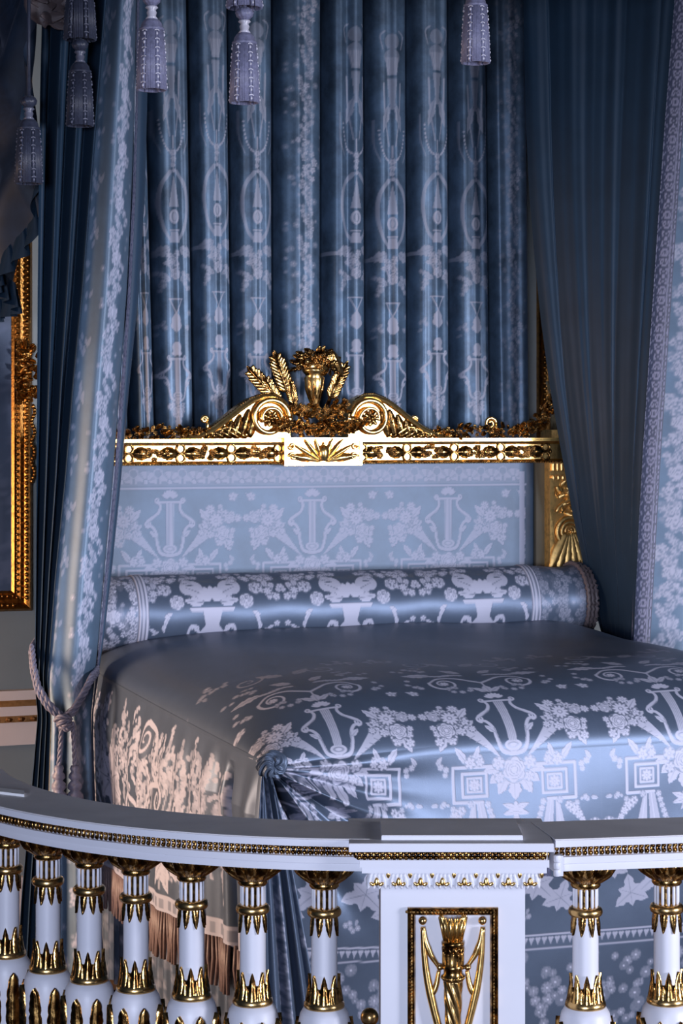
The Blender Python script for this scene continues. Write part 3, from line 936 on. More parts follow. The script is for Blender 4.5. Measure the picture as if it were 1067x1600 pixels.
def blossom(mb, c, r, yaw=0, front=(0, -1, 0)):
    """a carved rosette: ring of petals and a button, facing the room"""
    x, y, z = c
    for k in range(5):
        a = yaw + 2 * PI * k / 5
        mb.ell((x + 0.6 * r * math.cos(a), y, z + 0.6 * r * math.sin(a)), (r * 0.42, r * 0.35, r * 0.42), 6, 5)
    mb.ell((x, y - r * 0.3, z), r * 0.32, 6, 5)


def lozenge(cx):
    mb = MB()
    zc = RZ0 + 0.042
    for s_ in (1, -1):
        mb.leaf((cx + s_ * 0.022, -0.068, zc), (s_, 0, 0), (0, -1, 0), 0.064, 0.046, curl=0.0, rel=0.35, lobes=4)
    for k in range(22):
        u_ = rnd.uniform(-1, 1)
        blossom(mb, (cx + 0.046 * u_, -0.072 - rnd.uniform(0, 0.008), zc + rnd.uniform(-1, 1) * 0.022 * (1 - abs(u_) * 0.6)), rnd.uniform(0.008, 0.0115), rnd.random())
    return mb.build('lozenge_spray', GOLDM, RAIL, xf=Lw)


def ring_pair(cx):
    mb = MB()
    zc = RZ0 + 0.042
    for dz in (-0.0165, 0.0165):
        t = np.linspace(0, 2 * PI, 18)
        mb.tube(np.stack([cx + 0.0155 * np.cos(t), 0 * t - 0.068, zc + dz + 0.0155 * np.sin(t)], -1), 0.0042, 6, caps=False)
    for dx in (-0.02, 0.02):
        mb.ell((cx + dx, -0.067, zc), (0.007, 0.006, 0.010), 6, 5)
    return mb.build('ring_ornament', GOLDM, RAIL, xf=Lw)


pos = [SCR + s_ * d for s_ in (-1, 1) for d in (0.245, 0.435, 0.625, 0.815)]
for x_ in pos:
    lozenge(x_)
for x_ in [SCR + s_ * d for s_ in (-1, 1) for d in (0.163, 0.340, 0.530, 0.720, 0.905)]:
    ring_pair(x_)
# central block of the rail with a palmette
b = MB()
b.box(SCR - 0.150, SCR + 0.150, -0.094, -0.05, RZ0 - 0.004, RZ1 + 0.004)
for (x0_, x1_, z0_, z1_) in ((-0.150, 0.150, RZ1 - 0.006, RZ1 + 0.004), (-0.150, 0.150, RZ0 - 0.004, RZ0 + 0.008), (-0.150, -0.140, RZ0, RZ1), (0.140, 0.150, RZ0, RZ1)):
    b.box(SCR + x0_, SCR + x1_, -0.100, -0.09, z0_, z1_)
BLK = b.build('centre_block', GOLD, RAIL, xf=Lw, smooth=False)
for k in range(11):
    a = PI * (0.06 + 0.88 * k / 10)
    L_ = 0.07 + 0.055 * abs(math.cos(a))
    mbl = b if False else None
b = MB()
for k in range(9):
    a = PI * (0.06 + 0.88 * k / 8)
    L_ = 0.070 + 0.055 * abs(math.cos(a))
    b.leaf((SCR + 0.012 * math.cos(a), -0.096, RZ0 + 0.012), (math.cos(a), -0.05, math.sin(a)), (0, -1, 0), L_, 0.017, curl=0.05, rel=0.5, lobes=4)
for s_ in (1, -1):
    t = np.linspace(0, 1, 24)
    b.tube(np.stack([SCR + s_ * (0.118 + 0.016 * (1 - t) * np.cos(5 * t * PI / 2)), 0 * t - 0.098, RZ0 + 0.028 + 0.016 * (1 - t) * np.sin(5 * t * PI / 2)], -1), 0.005, 6)
    b.tube(np.stack([SCR + s_ * (0.122 + 0.014 * (1 - t) * np.cos(5 * t * PI / 2)), 0 * t - 0.098, RZ1 - 0.026 - 0.014 * (1 - t) * np.sin(5 * t * PI / 2)], -1), 0.005, 6)
    b.leaf((SCR + s_ * 0.03, -0.096, RZ0 + 0.02), (s_, 0, 0.12), (0, -1, 0), 0.10, 0.03, curl=0.05, rel=0.4)
b.ell((SCR, -0.105, RZ0 + 0.042), (0.020, 0.016, 0.030), 12, 8)
b.build('palmette', GOLD, RAIL, xf=Lw)


# scrolled pediment: two mirrored volutes sloping down along the rail
def scroll_bracket(s_):
    VX, VZ, VR = SCR + s_ * 0.195, RZ1 + 0.074, 0.074
    X_ = lambda d: SCR + s_ * d
    top = [(0.112, VZ - 0.02), (0.118, VZ + 0.03), (0.140, VZ + 0.066), (0.175, VZ + 0.087), (0.215, VZ + 0.088), (0.26, VZ + 0.072), (0.305, VZ + 0.042), (0.35, VZ + 0.008), (0.40, VZ - 0.028), (0.45, VZ - 0.052), (0.50, VZ - 0.066), (0.52, VZ - 0.070)]
    out = [(0.112, RZ1)] + top + [(0.52, RZ1)]
    mb = MB()
    k = len(out)
    V = [(X_(d), -0.055, z) for d, z in out] + [(X_(d), 0.03, z) for d, z in out]
    fr = tuple(range(k)); bk = tuple(range(2 * k - 1, k - 1, -1))
    sides = [(i, i + k, (i + 1) % k + k, (i + 1) % k) for i in range(k)]
    mb.add(V, [fr, bk] + sides)
    # raised outer moulding
    tp = np.array(top)
    tt = np.linspace(0, len(tp) - 1, 70)
    px = np.interp(tt, np.arange(len(tp)), tp[:, 0]); pz = np.interp(tt, np.arange(len(tp)), tp[:, 1])
    mb.tube(np.stack([SCR + s_ * px, 0 * px - 0.060, pz - 0.008], -1), 0.0105, 8)
    body = mb.build('scroll_bracket', GOLD, BED, xf=Lw, sharp=35)
    mb = MB()
    t = np.linspace(0, 1, 60)
    for (rr, w0, w1, tn, a0) in ((VR, 0.013, 0.006, 1.55, 0.0),):
        ang = a0 + t * tn * 2 * PI
        r_ = rr * (1 - 0.62 * t)
        mb.tube(np.stack([VX + s_ * -r_ * np.cos(ang), -0.066 - 0.01 * t, VZ + r_ * np.sin(ang)], -1), [w0, w1], 8)
    vo = mb.build('volute', GOLD, body, xf=Lw)
    mb = MB()
    blossom(mb, (VX, -0.078, VZ), 0.020, 0.2)
    for q in range(7):
        a = 2 * PI * q / 7
        mb.leaf((VX + 0.008 * math.cos(a), -0.076, VZ + 0.008 * math.sin(a)), (math.cos(a), 0, math.sin(a)), (0, -1, 0), 0.024, 0.017, curl=0.1, n=7, m=5, lobes=2)
    mb.build('rosette', GOLDM, body, xf=Lw)
    mb = MB()
    for q, d in enumerate(np.linspace(0.275, 0.50, 9)):
        zt = np.interp(d, tp[:, 0], tp[:, 1])
        h = zt - RZ1
        mb.leaf((X_(d - 0.005), -0.058, RZ1 + 0.004), (s_ * -0.25, 0, 1), (0, -1, 0), max(0.03, h * 0.92), 0.034, curl=0.06, rel=0.4, lobes=4)
        mb.leaf((X_(d + 0.005), -0.058, RZ1 + 0.004), (s_ * 0.9, 0, 0.5), (0, -1, 0), max(0.028, h * 0.6), 0.026, curl=0.06, rel=0.4, lobes=3)
    t = np.linspace(0, 1, 20)
    mb.tube(np.stack([X_(0.30 + 0.15 * t), 0 * t - 0.062, RZ1 + 0.012 + 0.05 * np.sin(t * PI) * (1 - t)], -1), [0.007, 0.003], 6)
    mb.build('acanthus_relief', GOLDM, body, xf=Lw)
    mb = MB()
    for q in range(44):
        d = np.interp(q / 43, [0, 1], [0.118, 0.47])
        z = np.interp(d, tp[:, 0], tp[:, 1])
        mb.ell((X_(d), -0.052, z + 0.003), (0.0055, 0.007, 0.0055), 6, 4)
    mb.build('bead_edge', GOLDM, body, xf=Lw)


scroll_bracket(-1)
scroll_bracket(1)


def garland(name, pts, n, rad, r0, r1, parent, leaves=0.4):
    """carved flowers and leaves strewn along a line"""
    mb = MB()
    p = np.array(pts, float)
    q = np.linspace(0, 1, len(p))
    n = int(n * 1.7); r0, r1 = r0 * 0.8, r1 * 0.8
    for k in range(n):
        t = (k + rnd.random()) / n
        c_ = np.array([np.interp(t, q, p[:, i]) for i in range(3)])
        a, s_ = rnd.uniform(0, 2 * PI), math.sqrt(rnd.random())
        R_ = np.interp(t, np.linspace(0, 1, len(rad)), rad) if not np.isscalar(rad) else rad
        c_ = c_ + np.array([R_ * s_ * math.cos(a), -rnd.uniform(0, 0.02), R_ * s_ * math.sin(a)])
        if rnd.random() < leaves:
            mb.leaf(c_, (rnd.uniform(-1, 1), -0.5, rnd.uniform(-0.6, 1)), (0, -1, 0.3), rnd.uniform(2.2, 3.4) * r1, 1.5 * r1, n=6, m=5, lobes=2)
        else:
            blossom(mb, c_, rnd.uniform(r0, r1), rnd.random())
    return mb.build(name, GOLDM, parent, xf=Lw)


garland('flower_garland', [(SCR - 0.40, -0.04, RZ1 + 0.02), (SCR - 0.6, -0.04, RZ1 + 0.022), (SCR - 0.8, -0.04, RZ1 + 0.010), (-0.96, -0.04, RZ1 + 0.03)], 120, [0.022, 0.028, 0.018, 0.03], 0.008, 0.013, BED)
garland('flower_garland', [(SCR + 0.44, -0.04, RZ1 + 0.012), (SCR + 0.6, -0.04, RZ1 + 0.024), (SCR + 0.80, -0.04, RZ1 + 0.022), (SCR + 0.88, -0.04, RZ1 + 0.05), (SCR + 0.94, -0.04, RZ1 + 0.13), (SCR + 0.975, -0.04, RZ1 + 0.22), (SCR + 0.99, -0.05, RZ1 + 0.30)], 170, [0.018, 0.026, 0.022, 0.030, 0.030, 0.03, 0.03], 0.008, 0.014, BED)
# small curled leaf ends standing on the rail
for sx_, s_ in ((loc_at(767, 657, -0.06)[0], 1), (loc_at(648, 650, -0.06)[0], 1), (loc_at(320, 648, -0.06)[0], -1)):
    mb = MB()
    t = np.linspace(0, 1, 30)
    rr = 0.024 if sx_ > 0.6 else 0.012
    zc = RZ1 + 0.055 if sx_ > 0.6 else RZ1 + 0.07
    mb.tube(np.stack([sx_ + rr * (1 - 0.8 * t) * np.cos(t * 9), 0 * t - 0.055, zc + rr * (1 - 0.8 * t) * np.sin(t * 9)], -1), [0.007, 0.004], 8)
    mb.tube([(sx_ + rr, -0.05, zc), (sx_ + rr * 1.2, -0.045, zc - 0.03), (sx_ + rr * 0.6, -0.04, zc - 0.06)], 0.007, 6)
    mb.build('curled_tip', GOLD, BED, xf=Lw)

# crest in the middle: bed of leaves, torch vase, plumes
CZ = RZ1
CR = garland('crest_flower_bed', [(SCR - 0.165, -0.075, CZ + 0.055), (SCR - 0.07, -0.10, CZ + 0.036), (SCR, -0.105, CZ + 0.034), (SCR + 0.07, -0.10, CZ + 0.036), (SCR + 0.15, -0.075, CZ + 0.055)], 150, [0.022, 0.024, 0.026, 0.024, 0.020], 0.008, 0.014, BED, 0.3)
garland('crest_flower_heap', [(SCR - 0.10, -0.05, CZ + 0.105), (SCR - 0.05, -0.06, CZ + 0.095), (SCR + 0.05, -0.06, CZ + 0.095), (SCR + 0.10, -0.05, CZ + 0.12)], 90, 0.026, 0.008, 0.013, BED, 0.3)
b = MB()
VXc = SCR - 0.012
b.lathe([(0.0, 0), (0.030, 0), (0.032, 0.012), (0.016, 0.022), (0.015, 0.04), (0.022, 0.058), (0.032, 0.10), (0.036, 0.135), (0.030, 0.150), (0.042, 0.160), (0.046, 0.170), (0.030, 0.178), (0, 0.178)], (VXc, -0.03, CZ + 0.085), 28, rmod=lambda ph, z: 1 + 0.05 * np.abs(np.sin(ph * 6)) * ((z > 0.05) & (z < 0.15)))
b.build('torch_vase', GOLD, BED, xf=Lw)
VASE = bpy.data.objects['torch_vase']
b = MB()
for k in range(10):
    b.lathe_leaf(lambda z: float(np.interp(z, [0.055, 0.10, 0.15], [0.022, 0.033, 0.034])), 2 * PI * k / 10, 0.06, 0.14, 0.018, 0.004, c=(VXc, -0.03, CZ + 0.085))
b.build('vase_leaves', GOLDM, VASE, xf=Lw)
b = MB()                                                            # flames and flowers heaped on the vase
zt = CZ + 0.265
for k in range(130):
    a, el = rnd.uniform(0, 2 * PI), rnd.uniform(-0.1, 1.35)
    R_ = 0.070
    p = (VXc + 0.006 + R_ * math.cos(a) * math.cos(el) * 1.0, -0.03 + 0.7 * R_ * math.sin(a) * math.cos(el), zt + 0.6 * R_ * math.sin(el) * 1.25)
    if rnd.random() < 0.5:
        b.leaf(p, (math.cos(a), 0.6 * math.sin(a), rnd.uniform(-0.8, 0.7)), (math.cos(a), math.sin(a) - 0.4, 0.7), 0.034, 0.022, n=7, m=5, lobes=3, curl=-0.2)
    else:
        blossom(b, p, rnd.uniform(0.009, 0.014), rnd.random())
b.ell((VXc + 0.006, -0.03, zt), (0.058, 0.040, 0.045), 14, 9)
for k in range(4):
    b.leaf((VXc + 0.02 + 0.012 * k, -0.07, zt + 0.055), (0.7, 0, -0.5 - 0.25 * k), (0.3, -1, 0.4), 0.075 + 0.01 * k, 0.034, lobes=5, curl=-0.15)
b.build('flower_heap', GOLDM, VASE, xf=Lw)


def plume(base, tip, w_):
    mb = MB()
    d = np.array([tip[0] - base[0], 0, tip[1] - base[1]]); L_ = np.linalg.norm(d)
    mb.tube([(base[0], -0.035, base[1]), ((base[0] + tip[0]) / 2, -0.04, (base[1] + tip[1]) / 2), (tip[0], -0.05, tip[1])], [0.007, 0.004], 6)
    dn = d / L_
    for k in range(9):
        q = 0.38 + 0.62 * k / 8
        p = (base[0] + d[0] * q * 0.86, -0.042, base[1] + d[2] * q * 0.86)
        for s_ in (1, -1):
            sd = np.array([-dn[2], 0, dn[0]]) * s_
            mb.leaf(p, dn * 0.9 + sd * 0.85, (0.1 * s_, -1, 0), w_ * (0.9 if k < 7 else 0.7), w_ * 0.44, n=7, m=5, lobes=2, curl=0.12)
    mb.leaf((base[0] + d[0] * 0.85, -0.045, base[1] + d[2] * 0.85), dn, (0, -1, 0), w_ * 0.9, w_ * 0.4, n=8, m=5, lobes=2)
    return mb.build('plume', GOLDM, BED, xf=Lw)


for (bx_, by_, tx_, ty_, w_) in ((452, 645, 386, 574, 0.046), (458, 640, 428, 552, 0.050), (446, 650, 412, 590, 0.040), (505, 645, 541, 566, 0.042), (510, 640, 530, 585, 0.040), (463, 648, 452, 596, 0.03)):
    plume(loc_at(bx_, by_, -0.04), loc_at(tx_, ty_, -0.04), w_)


# gilded posts at the ends of the headboard
def headboard_post(s_):
    xc = 1.02 if s_ > 0 else -0.90
    mb = MB()
    mb.box(xc - 0.085, xc + 0.085, -0.075, 0.035, 0.0, RZ0)
    mb.box(xc - 0.072, xc + 0.085, -0.07, 0.03, RZ1, RZ1 + 0.03)
    post = mb.build('headboard_post', SATINGOLD, BED, xf=Lw, smooth=False)
    mb = MB()                                                       # fluted block below the rail
    for k in range(9):
        mb.tube([(xc - 0.07 + 0.0175 * k, -0.078, RZ0 - 0.005), (xc - 0.07 + 0.0175 * k, -0.078, RZ0 - 0.030)], 0.008, 8)
    mb.box(xc - 0.085, xc + 0.085, -0.088, -0.07, RZ0 - 0.045, RZ0 - 0.034)
    for k in range(8):
        mb.ell((xc - 0.07 + 0.02 * k, -0.08, RZ0 - 0.058), (0.009, 0.009, 0.011), 8, 5)
    mb.box(xc - 0.085, xc - 0.068, -0.086, -0.07, 1.05, RZ0 - 0.06)
    mb.box(xc + 0.068, xc + 0.085, -0.086, -0.07, 1.05, RZ0 - 0.06)
    mb.build('fluted_block', SATINGOLD, post, xf=Lw, smooth=True, sharp=40)
    mb = MB()                                                       # crossed ribbons with blossoms
    for a_ in (1, -1):
        t = np.linspace(0, 1, 20)
        mb.tube(np.stack([xc + a_ * 0.055 * np.cos(t * PI), 0 * t - 0.080, RZ0 - 0.09 - 0.10 * t], -1), 0.009, 8)
    for k in range(26):
        mb.leaf((xc + rnd.uniform(-0.05, 0.05), -0.078, RZ0 - rnd.uniform(0.08, 0.19)), (rnd.uniform(-1, 1), -0.2, rnd.uniform(-1, 1)), (0, -1, 0), 0.032, 0.018, n=6, m=5, lobes=2)
    mb.build('ribbon_carving', SATINGOLD, post, xf=Lw)
    zr = loc_at(870, 831, -0.08)[1]
    mb = MB()
    t = np.linspace(0, 2 * PI, 40)
    for r_, w_ in ((0.054, 0.011), (0.036, 0.008), (0.021, 0.006)):
        mb.tube(np.stack([xc + r_ * np.cos(t), 0 * t - 0.082, zr + r_ * np.sin(t)], -1), w_, 8, caps=False)
    blossom(mb, (xc, -0.088, zr), 0.014)
    mb.build('rosette', SATINGOLD, post, xf=Lw)
    mb = MB()
    for k in range(6):
        mb.leaf((xc + 0.006 * (k - 2.5), -0.088, zr - 0.005), (0.22 * (k - 2.5), -0.05, -1), (0, -1, 0.1), 0.16, 0.05, lobes=6, curl=0.02)
    for a_ in (1, -1):
        blossom(mb, (xc + a_ * 0.05, -0.08, zr - 0.09), 0.016)
        mb.leaf((xc, -0.08, zr - 0.12), (a_, 0, -0.6), (0, -1, 0), 0.07, 0.035)
    mb.build('leaf_carving', SATINGOLD, post, xf=Lw)
    mb = MB()                                                       # capital standing above the rail
    mb.box(xc - 0.03, xc + 0.07, -0.05, 0.03, RZ1 + 0.03, RZ1 + 0.17)
    for k in range(4):
        mb.box(xc - 0.036 - 0.004 * k, xc + 0.076 + 0.004 * k, -0.056 - 0.004 * k, 0.034, RZ1 + 0.17 + 0.012 * k, RZ1 + 0.182 + 0.012 * k)
    for k in range(3):
        mb.tube([(xc - 0.015 + 0.03 * k, -0.052, RZ1 + 0.035), (xc - 0.015 + 0.03 * k, -0.052, RZ1 + 0.165)], 0.006, 8)
    cp = mb.build('capital', BRONZE, post, xf=Lw, sharp=40)
    mb = MB()
    for k in range(40):
        mb.leaf((xc + rnd.uniform(-0.04, 0.07), -0.05, RZ1 + rnd.uniform(0.21, 0.34)), (rnd.uniform(-1, 1), -0.3, rnd.uniform(-0.3, 1)), (0, -1, 0.2), 0.045, 0.024, n=7, m=5, lobes=2)
    for k in range(30):
        blossom(mb, (xc + rnd.uniform(-0.04, 0.06), -0.06, RZ1 + rnd.uniform(0.2, 0.33)), rnd.uniform(0.009, 0.014))
    mb.build('capital_flowers', GOLDM, post, xf=Lw)


headboard_post(1)
headboard_post(-1)
# strip of gilded frame rising behind the right-hand post is part of the wall panel

# ------------------------------------------------------------------ coverlet
COV = empty('coverlet', tuple(Lw([0.1, -0.95, 0.1])), 'blue silk damask coverlet with woven lyres lying over the bed', 'coverlet')
VF = 1.92                                                           # foot of the bed


def left_edge(v):
    return -0.90 + 0.125 * np.clip(v / VF, 0, 1) ** 1.6


def right_edge(v):
    return 1.035 - 0.03 * np.clip(v / VF, 0, 1)


def seam_z(v):
    return 1.045 - 0.085 * np.clip(v / VF, 0, 1) ** 1.2


def qround(d, a):
    q = np.clip(1 - d / a, 0, 1)
    return np.sqrt(np.clip(1 - q ** 2, 0, 1))


def top_z(s, v):
    hf = qround(VF - v, 0.50)
    hl = qround(s - left_edge(v), 0.42)
    hr = qround(right_edge(v) - s, 0.28)
    zb = seam_z(v)
    crown = 1.155 + 0.012 * np.exp(-((v - 0.42) / 0.25) ** 2)
    crown = crown - 0.05 * np.clip((0.34 - v) / 0.2, 0, 1) ** 1.5
    und = 0.004 * np.sin(5 * s + 3 * v) + 0.003 * np.sin(11 * s - 7 * v + 1)
    return zb + (crown - zb) * hf * hl * hr + und * hf * hl * hr


# rows: v along the top then down the front
tq = np.linspace(0, PI / 2, 240)
v_front = (VF - 0.50) + 0.50 * np.sin(tq)
v_top = np.linspace(0.04, VF - 0.50, 150)[:-1]
v_all = np.concatenate([v_top, v_front])
z_drop = np.concatenate([np.linspace(0, 0.55, 190)[1:], np.linspace(0.55, 0.86, 60)[1:]])
tcol = np.linspace(0, 1, 860)
VV, TT = np.meshgrid(v_all, tcol, indexing='ij')
S_ = left_edge(VV) + (right_edge(VV) - left_edge(VV)) * TT
Z_ = top_z(S_, VV)
top = np.stack([S_, -VV, Z_], -1)
s_edge = left_edge(VF) + (right_edge(VF) - left_edge(VF)) * tcol
DD, TD = np.meshgrid(z_drop, tcol, indexing='ij')
SD = left_edge(VF) + (right_edge(VF) - left_edge(VF)) * TD
drop = np.stack([SD, -VF - 0.02 * np.clip(DD / 0.3, 0, 1) + 0.24 * np.clip(DD - 0.27, 0, 1) + 0 * SD, seam_z(VF) - DD], -1)
P = np.concatenate([top, drop], 0)
# gathers: folds fanning from the knotted corner
KX, KZ = left_edge(VF), seam_z(VF)
dx, dz = P[..., 0] - KX, np.where(P[..., 1] < -1.6, 1, 0) * (KZ - P[..., 2])
rr = np.hypot(dx, KZ - P[..., 2]) + 1e-4
ang = np.arctan2(KZ - P[..., 2], dx + 1e-6)
front = np.clip((-P[..., 1] - (VF - 0.12)) / 0.12, 0, 1)
amp = 0.034 * np.exp(-((rr - 0.12) / 0.26) ** 2) * np.clip(rr / 0.05, 0, 1) * front * np.clip((ang + 0.05) / 0.25, 0, 1) * np.clip(1.9 - ang * 0.2, 0, 1)
fold = np.sin(ang * 15 + 5 * rr) + 0.6 * np.sin(ang * 27 + 1.0 + 3 * rr)
P[..., 1] -= amp * fold + 0.02 * np.exp(-(rr / 0.09) ** 2) * front
# soft long swags crossing the front low down
P[..., 1] -= front * 0.014 * np.sin(6 * P[..., 0] + 9 * (KZ - P[..., 2])) * np.clip((KZ - P[..., 2]) / 0.4, 0, 1)
P[..., 1] -= front * 0.03 * np.exp(-((KZ - P[..., 2] - 0.03 - 0.42 * dx) / 0.03) ** 2) * np.exp(-((dx - 0.17) / 0.13) ** 2) * 0.5
# arc length down the middle column gives the woven repeat
mid = P[:, 473]
arc = np.concatenate([[0], np.cumsum(np.linalg.norm(np.diff(mid, axis=0), axis=1))])
i0 = np.argmin(np.abs(mid[:, 2] - 0.950) + 10 * (mid[:, 1] > -1.7))
V_ = -(arc - arc[i0])[:, None] + 0 * P[..., 0]
U_ = np.concatenate([S_, SD], 0) + 0.035
# the corner cloth is drawn up to the knot, so the weave tilts with it
pull = np.exp(-((U_ - KX) / 0.35) ** 2)
pat = LY.at(U_ - 0.03 * pull, V_ - 0.03 * pull)
mb = MB(); mb.grid(P, pat=pat)
mb.build('top_panel', SILKTOP, COV, xf=Lw, pat=True)


def side_panel(edge_fn, s_, name):
    n_, m_ = 330, 230
    vs = np.linspace(0.06, VF + 0.0, n_)
    ds = np.concatenate([np.linspace(-0.012, 0.30, 160), np.linspace(0.30, 0.60, 71)[1:]])
    VV_, D_ = np.meshgrid(vs, ds)
    pl = np.sin(VV_ * 31 + 2 * np.sin(VV_ * 7)) * 0.6 + 0.4 * np.sin(VV_ * 57 + 1)
    gat = np.clip((VV_ - 0.9) / 0.9, 0, 1)
    off = 0.010 * pl * np.clip(D_ / 0.12, 0, 1) * (0.5 + gat) + 0.030 * np.clip(D_ / 0.15, 0, 1) + 0.018 * np.sin(VV_ * 6 + 1) * np.clip(D_ / 0.4, 0, 1)
    slit = np.exp(-((VV_ - 1.70 - 0.06 * D_) / 0.018) ** 2) * np.clip((D_ - 0.03) / 0.1, 0, 1)
    off = off - 0.05 * slit
    X_ = edge_fn(VV_) + s_ * off
    Pn = np.stack([X_, -VV_, seam_z(VV_) - D_ * (seam_z(VV_) - 0.42) / 0.60], -1)
    uu = VV_ + 0.012 * np.sin(D_ * 30 + VV_ * 9)
    pt_ = SDC.at(uu, -D_)
    hz = Pn[..., 2]
    pt_ = np.where(np.abs(hz - 0.470) < 0.006, 0.8, pt_)
    pt_ = np.where(np.abs(hz - 0.428) < 0.006, 0.8, pt_)
    pt_ = np.where((hz > 0.434) & (hz < 0.464), 0.35 + 0.4 * (np.sin(VV_ * 150) > 0), pt_)
    mb = MB(); mb.grid(Pn, pat=pt_, flip=(s_ > 0))
    sp = mb.build(name, SILKTOP, COV, xf=Lw, pat=True)
    # bullion fringe below the hem
    mb = MB()
    for k in range(150):
        v_ = 0.08 + (VF - 0.1) * k / 149
        x_ = float(np.interp(v_, vs, Pn[-1, :, 0]))
        mb.tube([(x_, -v_, 0.425), (x_ + s_ * 0.004 * math.sin(k), -v_, 0.36), (x_ + s_ * 0.006 * math.sin(k * 2.1), -v_ + 0.002, 0.285)], [0.0055, 0.0065, 0.0055], 6)
    mb.build('fringe', FRINGE, sp, xf=Lw)
    return sp


side_panel(left_edge, -1, 'side_panel')
side_panel(right_edge, 1, 'side_panel')
mb = MB()                                                           # bunched cloth twisted up and tied at the corner
n_, m_ = 200, 60
TH_, FI_ = np.meshgrid(np.linspace(0, 2 * PI, n_, endpoint=False), np.linspace(0.02, PI * 0.80, m_))
tw = TH_ + 1.5 * np.cos(FI_) + 0.25 * np.sin(3 * FI_)
rid = 0.55 * np.sin(7 * tw + 0.8 * np.sin(2 * TH_)) + 0.3 * np.sin(13 * tw + 2 * FI_) + 0.25 * np.sin(4 * TH_ + 5 * FI_)
Rk = 0.036 * (1 + 0.20 * rid * np.sin(FI_) ** 0.7 + 0.10 * np.sin(2 * TH_ + 1)) * (1 - 0.25 * np.exp(-(FI_ / 0.35) ** 2))
mb.grid(np.stack([KX + 0.014 + Rk * np.sin(FI_) * np.cos(TH_), -VF - 0.026 - Rk * np.cos(FI_) * 0.9, KZ + 0.004 + 1.1 * Rk * np.sin(FI_) * np.sin(TH_)], -1), cu=True)
mb.build('corner_knot', SILKTOP, COV, xf=Lw)
mb = MB()                                                           # gathered tail falling from the knot
n_, m_ = 90, 120
A_, D_ = np.meshgrid(np.linspace(0, 1, n_), np.linspace(0, 1, m_))
sp_ = 0.03 + 0.20 * D_ ** 0.8
X_ = KX - 0.015 + sp_ * (A_ - 0.35) + 0.02 * D_
Yt = -VF - 0.035 - 0.020 * np.abs(np.sin(A_ * PI * 5.5)) * (0.4 + D_) - 0.012 * np.sin(A_ * 9)
mb.grid(np.stack([X_, Yt, KZ - 0.02 - 0.78 * D_], -1), pat=0.6 * GD.at(0.1 * (A_ - 0.5), D_ * 0.8) * (np.abs(np.sin(A_ * PI * 2.5)) > 0.85))
mb.build('gathered_tail', SILKTOP, COV, xf=Lw, pat=True)

for s_, efn in ((-1, left_edge), (1, right_edge)):                     # pleated flounce reaching the floor inside the side panels
    V2, Z2 = np.meshgrid(np.linspace(0.08, VF - 0.04, 320), np.linspace(0.02, 0.62, 60))
    mb = MB()
    mb.grid(np.stack([efn(V2) - s_ * 0.035 + 0.010 * np.sin(V2 * 95) * np.clip((0.7 - Z2) / 0.3, 0, 1), -V2, Z2], -1), pat=0.7 * LY.at(V2, Z2 - 0.85), flip=(s_ < 0))
    mb.build('flounce', SILKTOP, COV, xf=Lw, pat=True)

# ------------------------------------------------------------------ bolster
BOL = empty('bolster', tuple(Lw([0.07, -0.21, 1.10])), 'long blue damask bolster with woven urns lying against the headboard', 'bolster')
BR_, BZ, BY = 0.135, 1.219, -0.21
n_, m_ = 700, 160
xs = np.linspace(-0.93, 0.965, n_)
ph = np.linspace(0, 2 * PI, m_, endpoint=False)
X_, H_ = np.meshgrid(xs, ph)
Rr = BR_ + 0.0015 * np.sin(X_ * 23) * np.sin(H_ * 3)
for xb_ in (-0.715, 0.760):
    Rr = Rr + 0.004 * (np.abs(X_ - xb_) < 0.016)
Rr = Rr - 0.006 * np.exp(-((X_ - 0.90) / 0.05) ** 2)
arc_ = (H_ + 0.40) * BR_
Pb = np.stack([X_, BY - Rr * np.cos(H_), BZ + Rr * np.sin(H_)], -1)
arc_w = np.where(arc_ > 0.62, arc_ - 2 * PI * BR_, arc_)
pt_ = BO.at(X_ - 0.04, arc_w)
endz = (X_ < -0.715) | (X_ > 0.760)
pt_ = np.where(endz, np.maximum(0.95 * GR.at(np.mod(X_ + 0.1, 0.085) - 0.0425, arc_w + 0.3 + 0.11 * np.floor((X_ + 0.1) / 0.085)), 0.55 * LY.at(X_ * 1.3, arc_w * 0.5 - 0.7)), pt_)
pt_ = np.where((X_ > 0.775), pt_ * 0.45, pt_)
for xb_ in (-0.715, 0.760):
    db = np.abs(X_ - xb_)
    pt_ = np.where(db < 0.020, np.where(db < 0.004, 0.75, np.where((db > 0.010) & (db < 0.016), 0.85, 0.25)), pt_)
mb = MB(); mb.grid(Pb, cv=True, pat=pt_)
mb.build('case', SILKTOP, BOL, xf=Lw, pat=True)
for s_, xe in ((-1, -0.93), (1, 0.965)):
    mb = MB()                                                       # shirred round end
    rr_ = np.linspace(0.001, 1.0, 14)
    ph_ = np.linspace(0, 2 * PI, 120, endpoint=False)
    Rg, Hg = np.meshgrid(rr_, ph_, indexing='ij')
    bulge = 0.055 * np.sqrt(np.clip(1 - Rg ** 3, 0, 1)) + 0.006 * np.sin(Hg * 30) * Rg
    mb.grid(np.stack([xe + s_ * bulge, BY - 0.138 * Rg * np.cos(Hg), BZ + 0.138 * Rg * np.sin(Hg)], -1), cu=True)
    mb.build('end_cap', SHELLB, BOL, xf=Lw)
    mb = MB()
    for q in range(3):
        t = np.linspace(0, 2 * PI, 90)
        R2 = 0.140 - 0.004 * q + 0.004 * np.sin(t * 38 + q)
        mb.tube(np.stack([xe + s_ * (0.004 + 0.018 * q) + 0.003 * np.cos(t * 38), BY - R2 * np.cos(t), BZ + R2 * np.sin(t)], -1), 0.0085, 6, caps=False)
    mb.build('ruched_edge', SHELLB, BOL, xf=Lw)

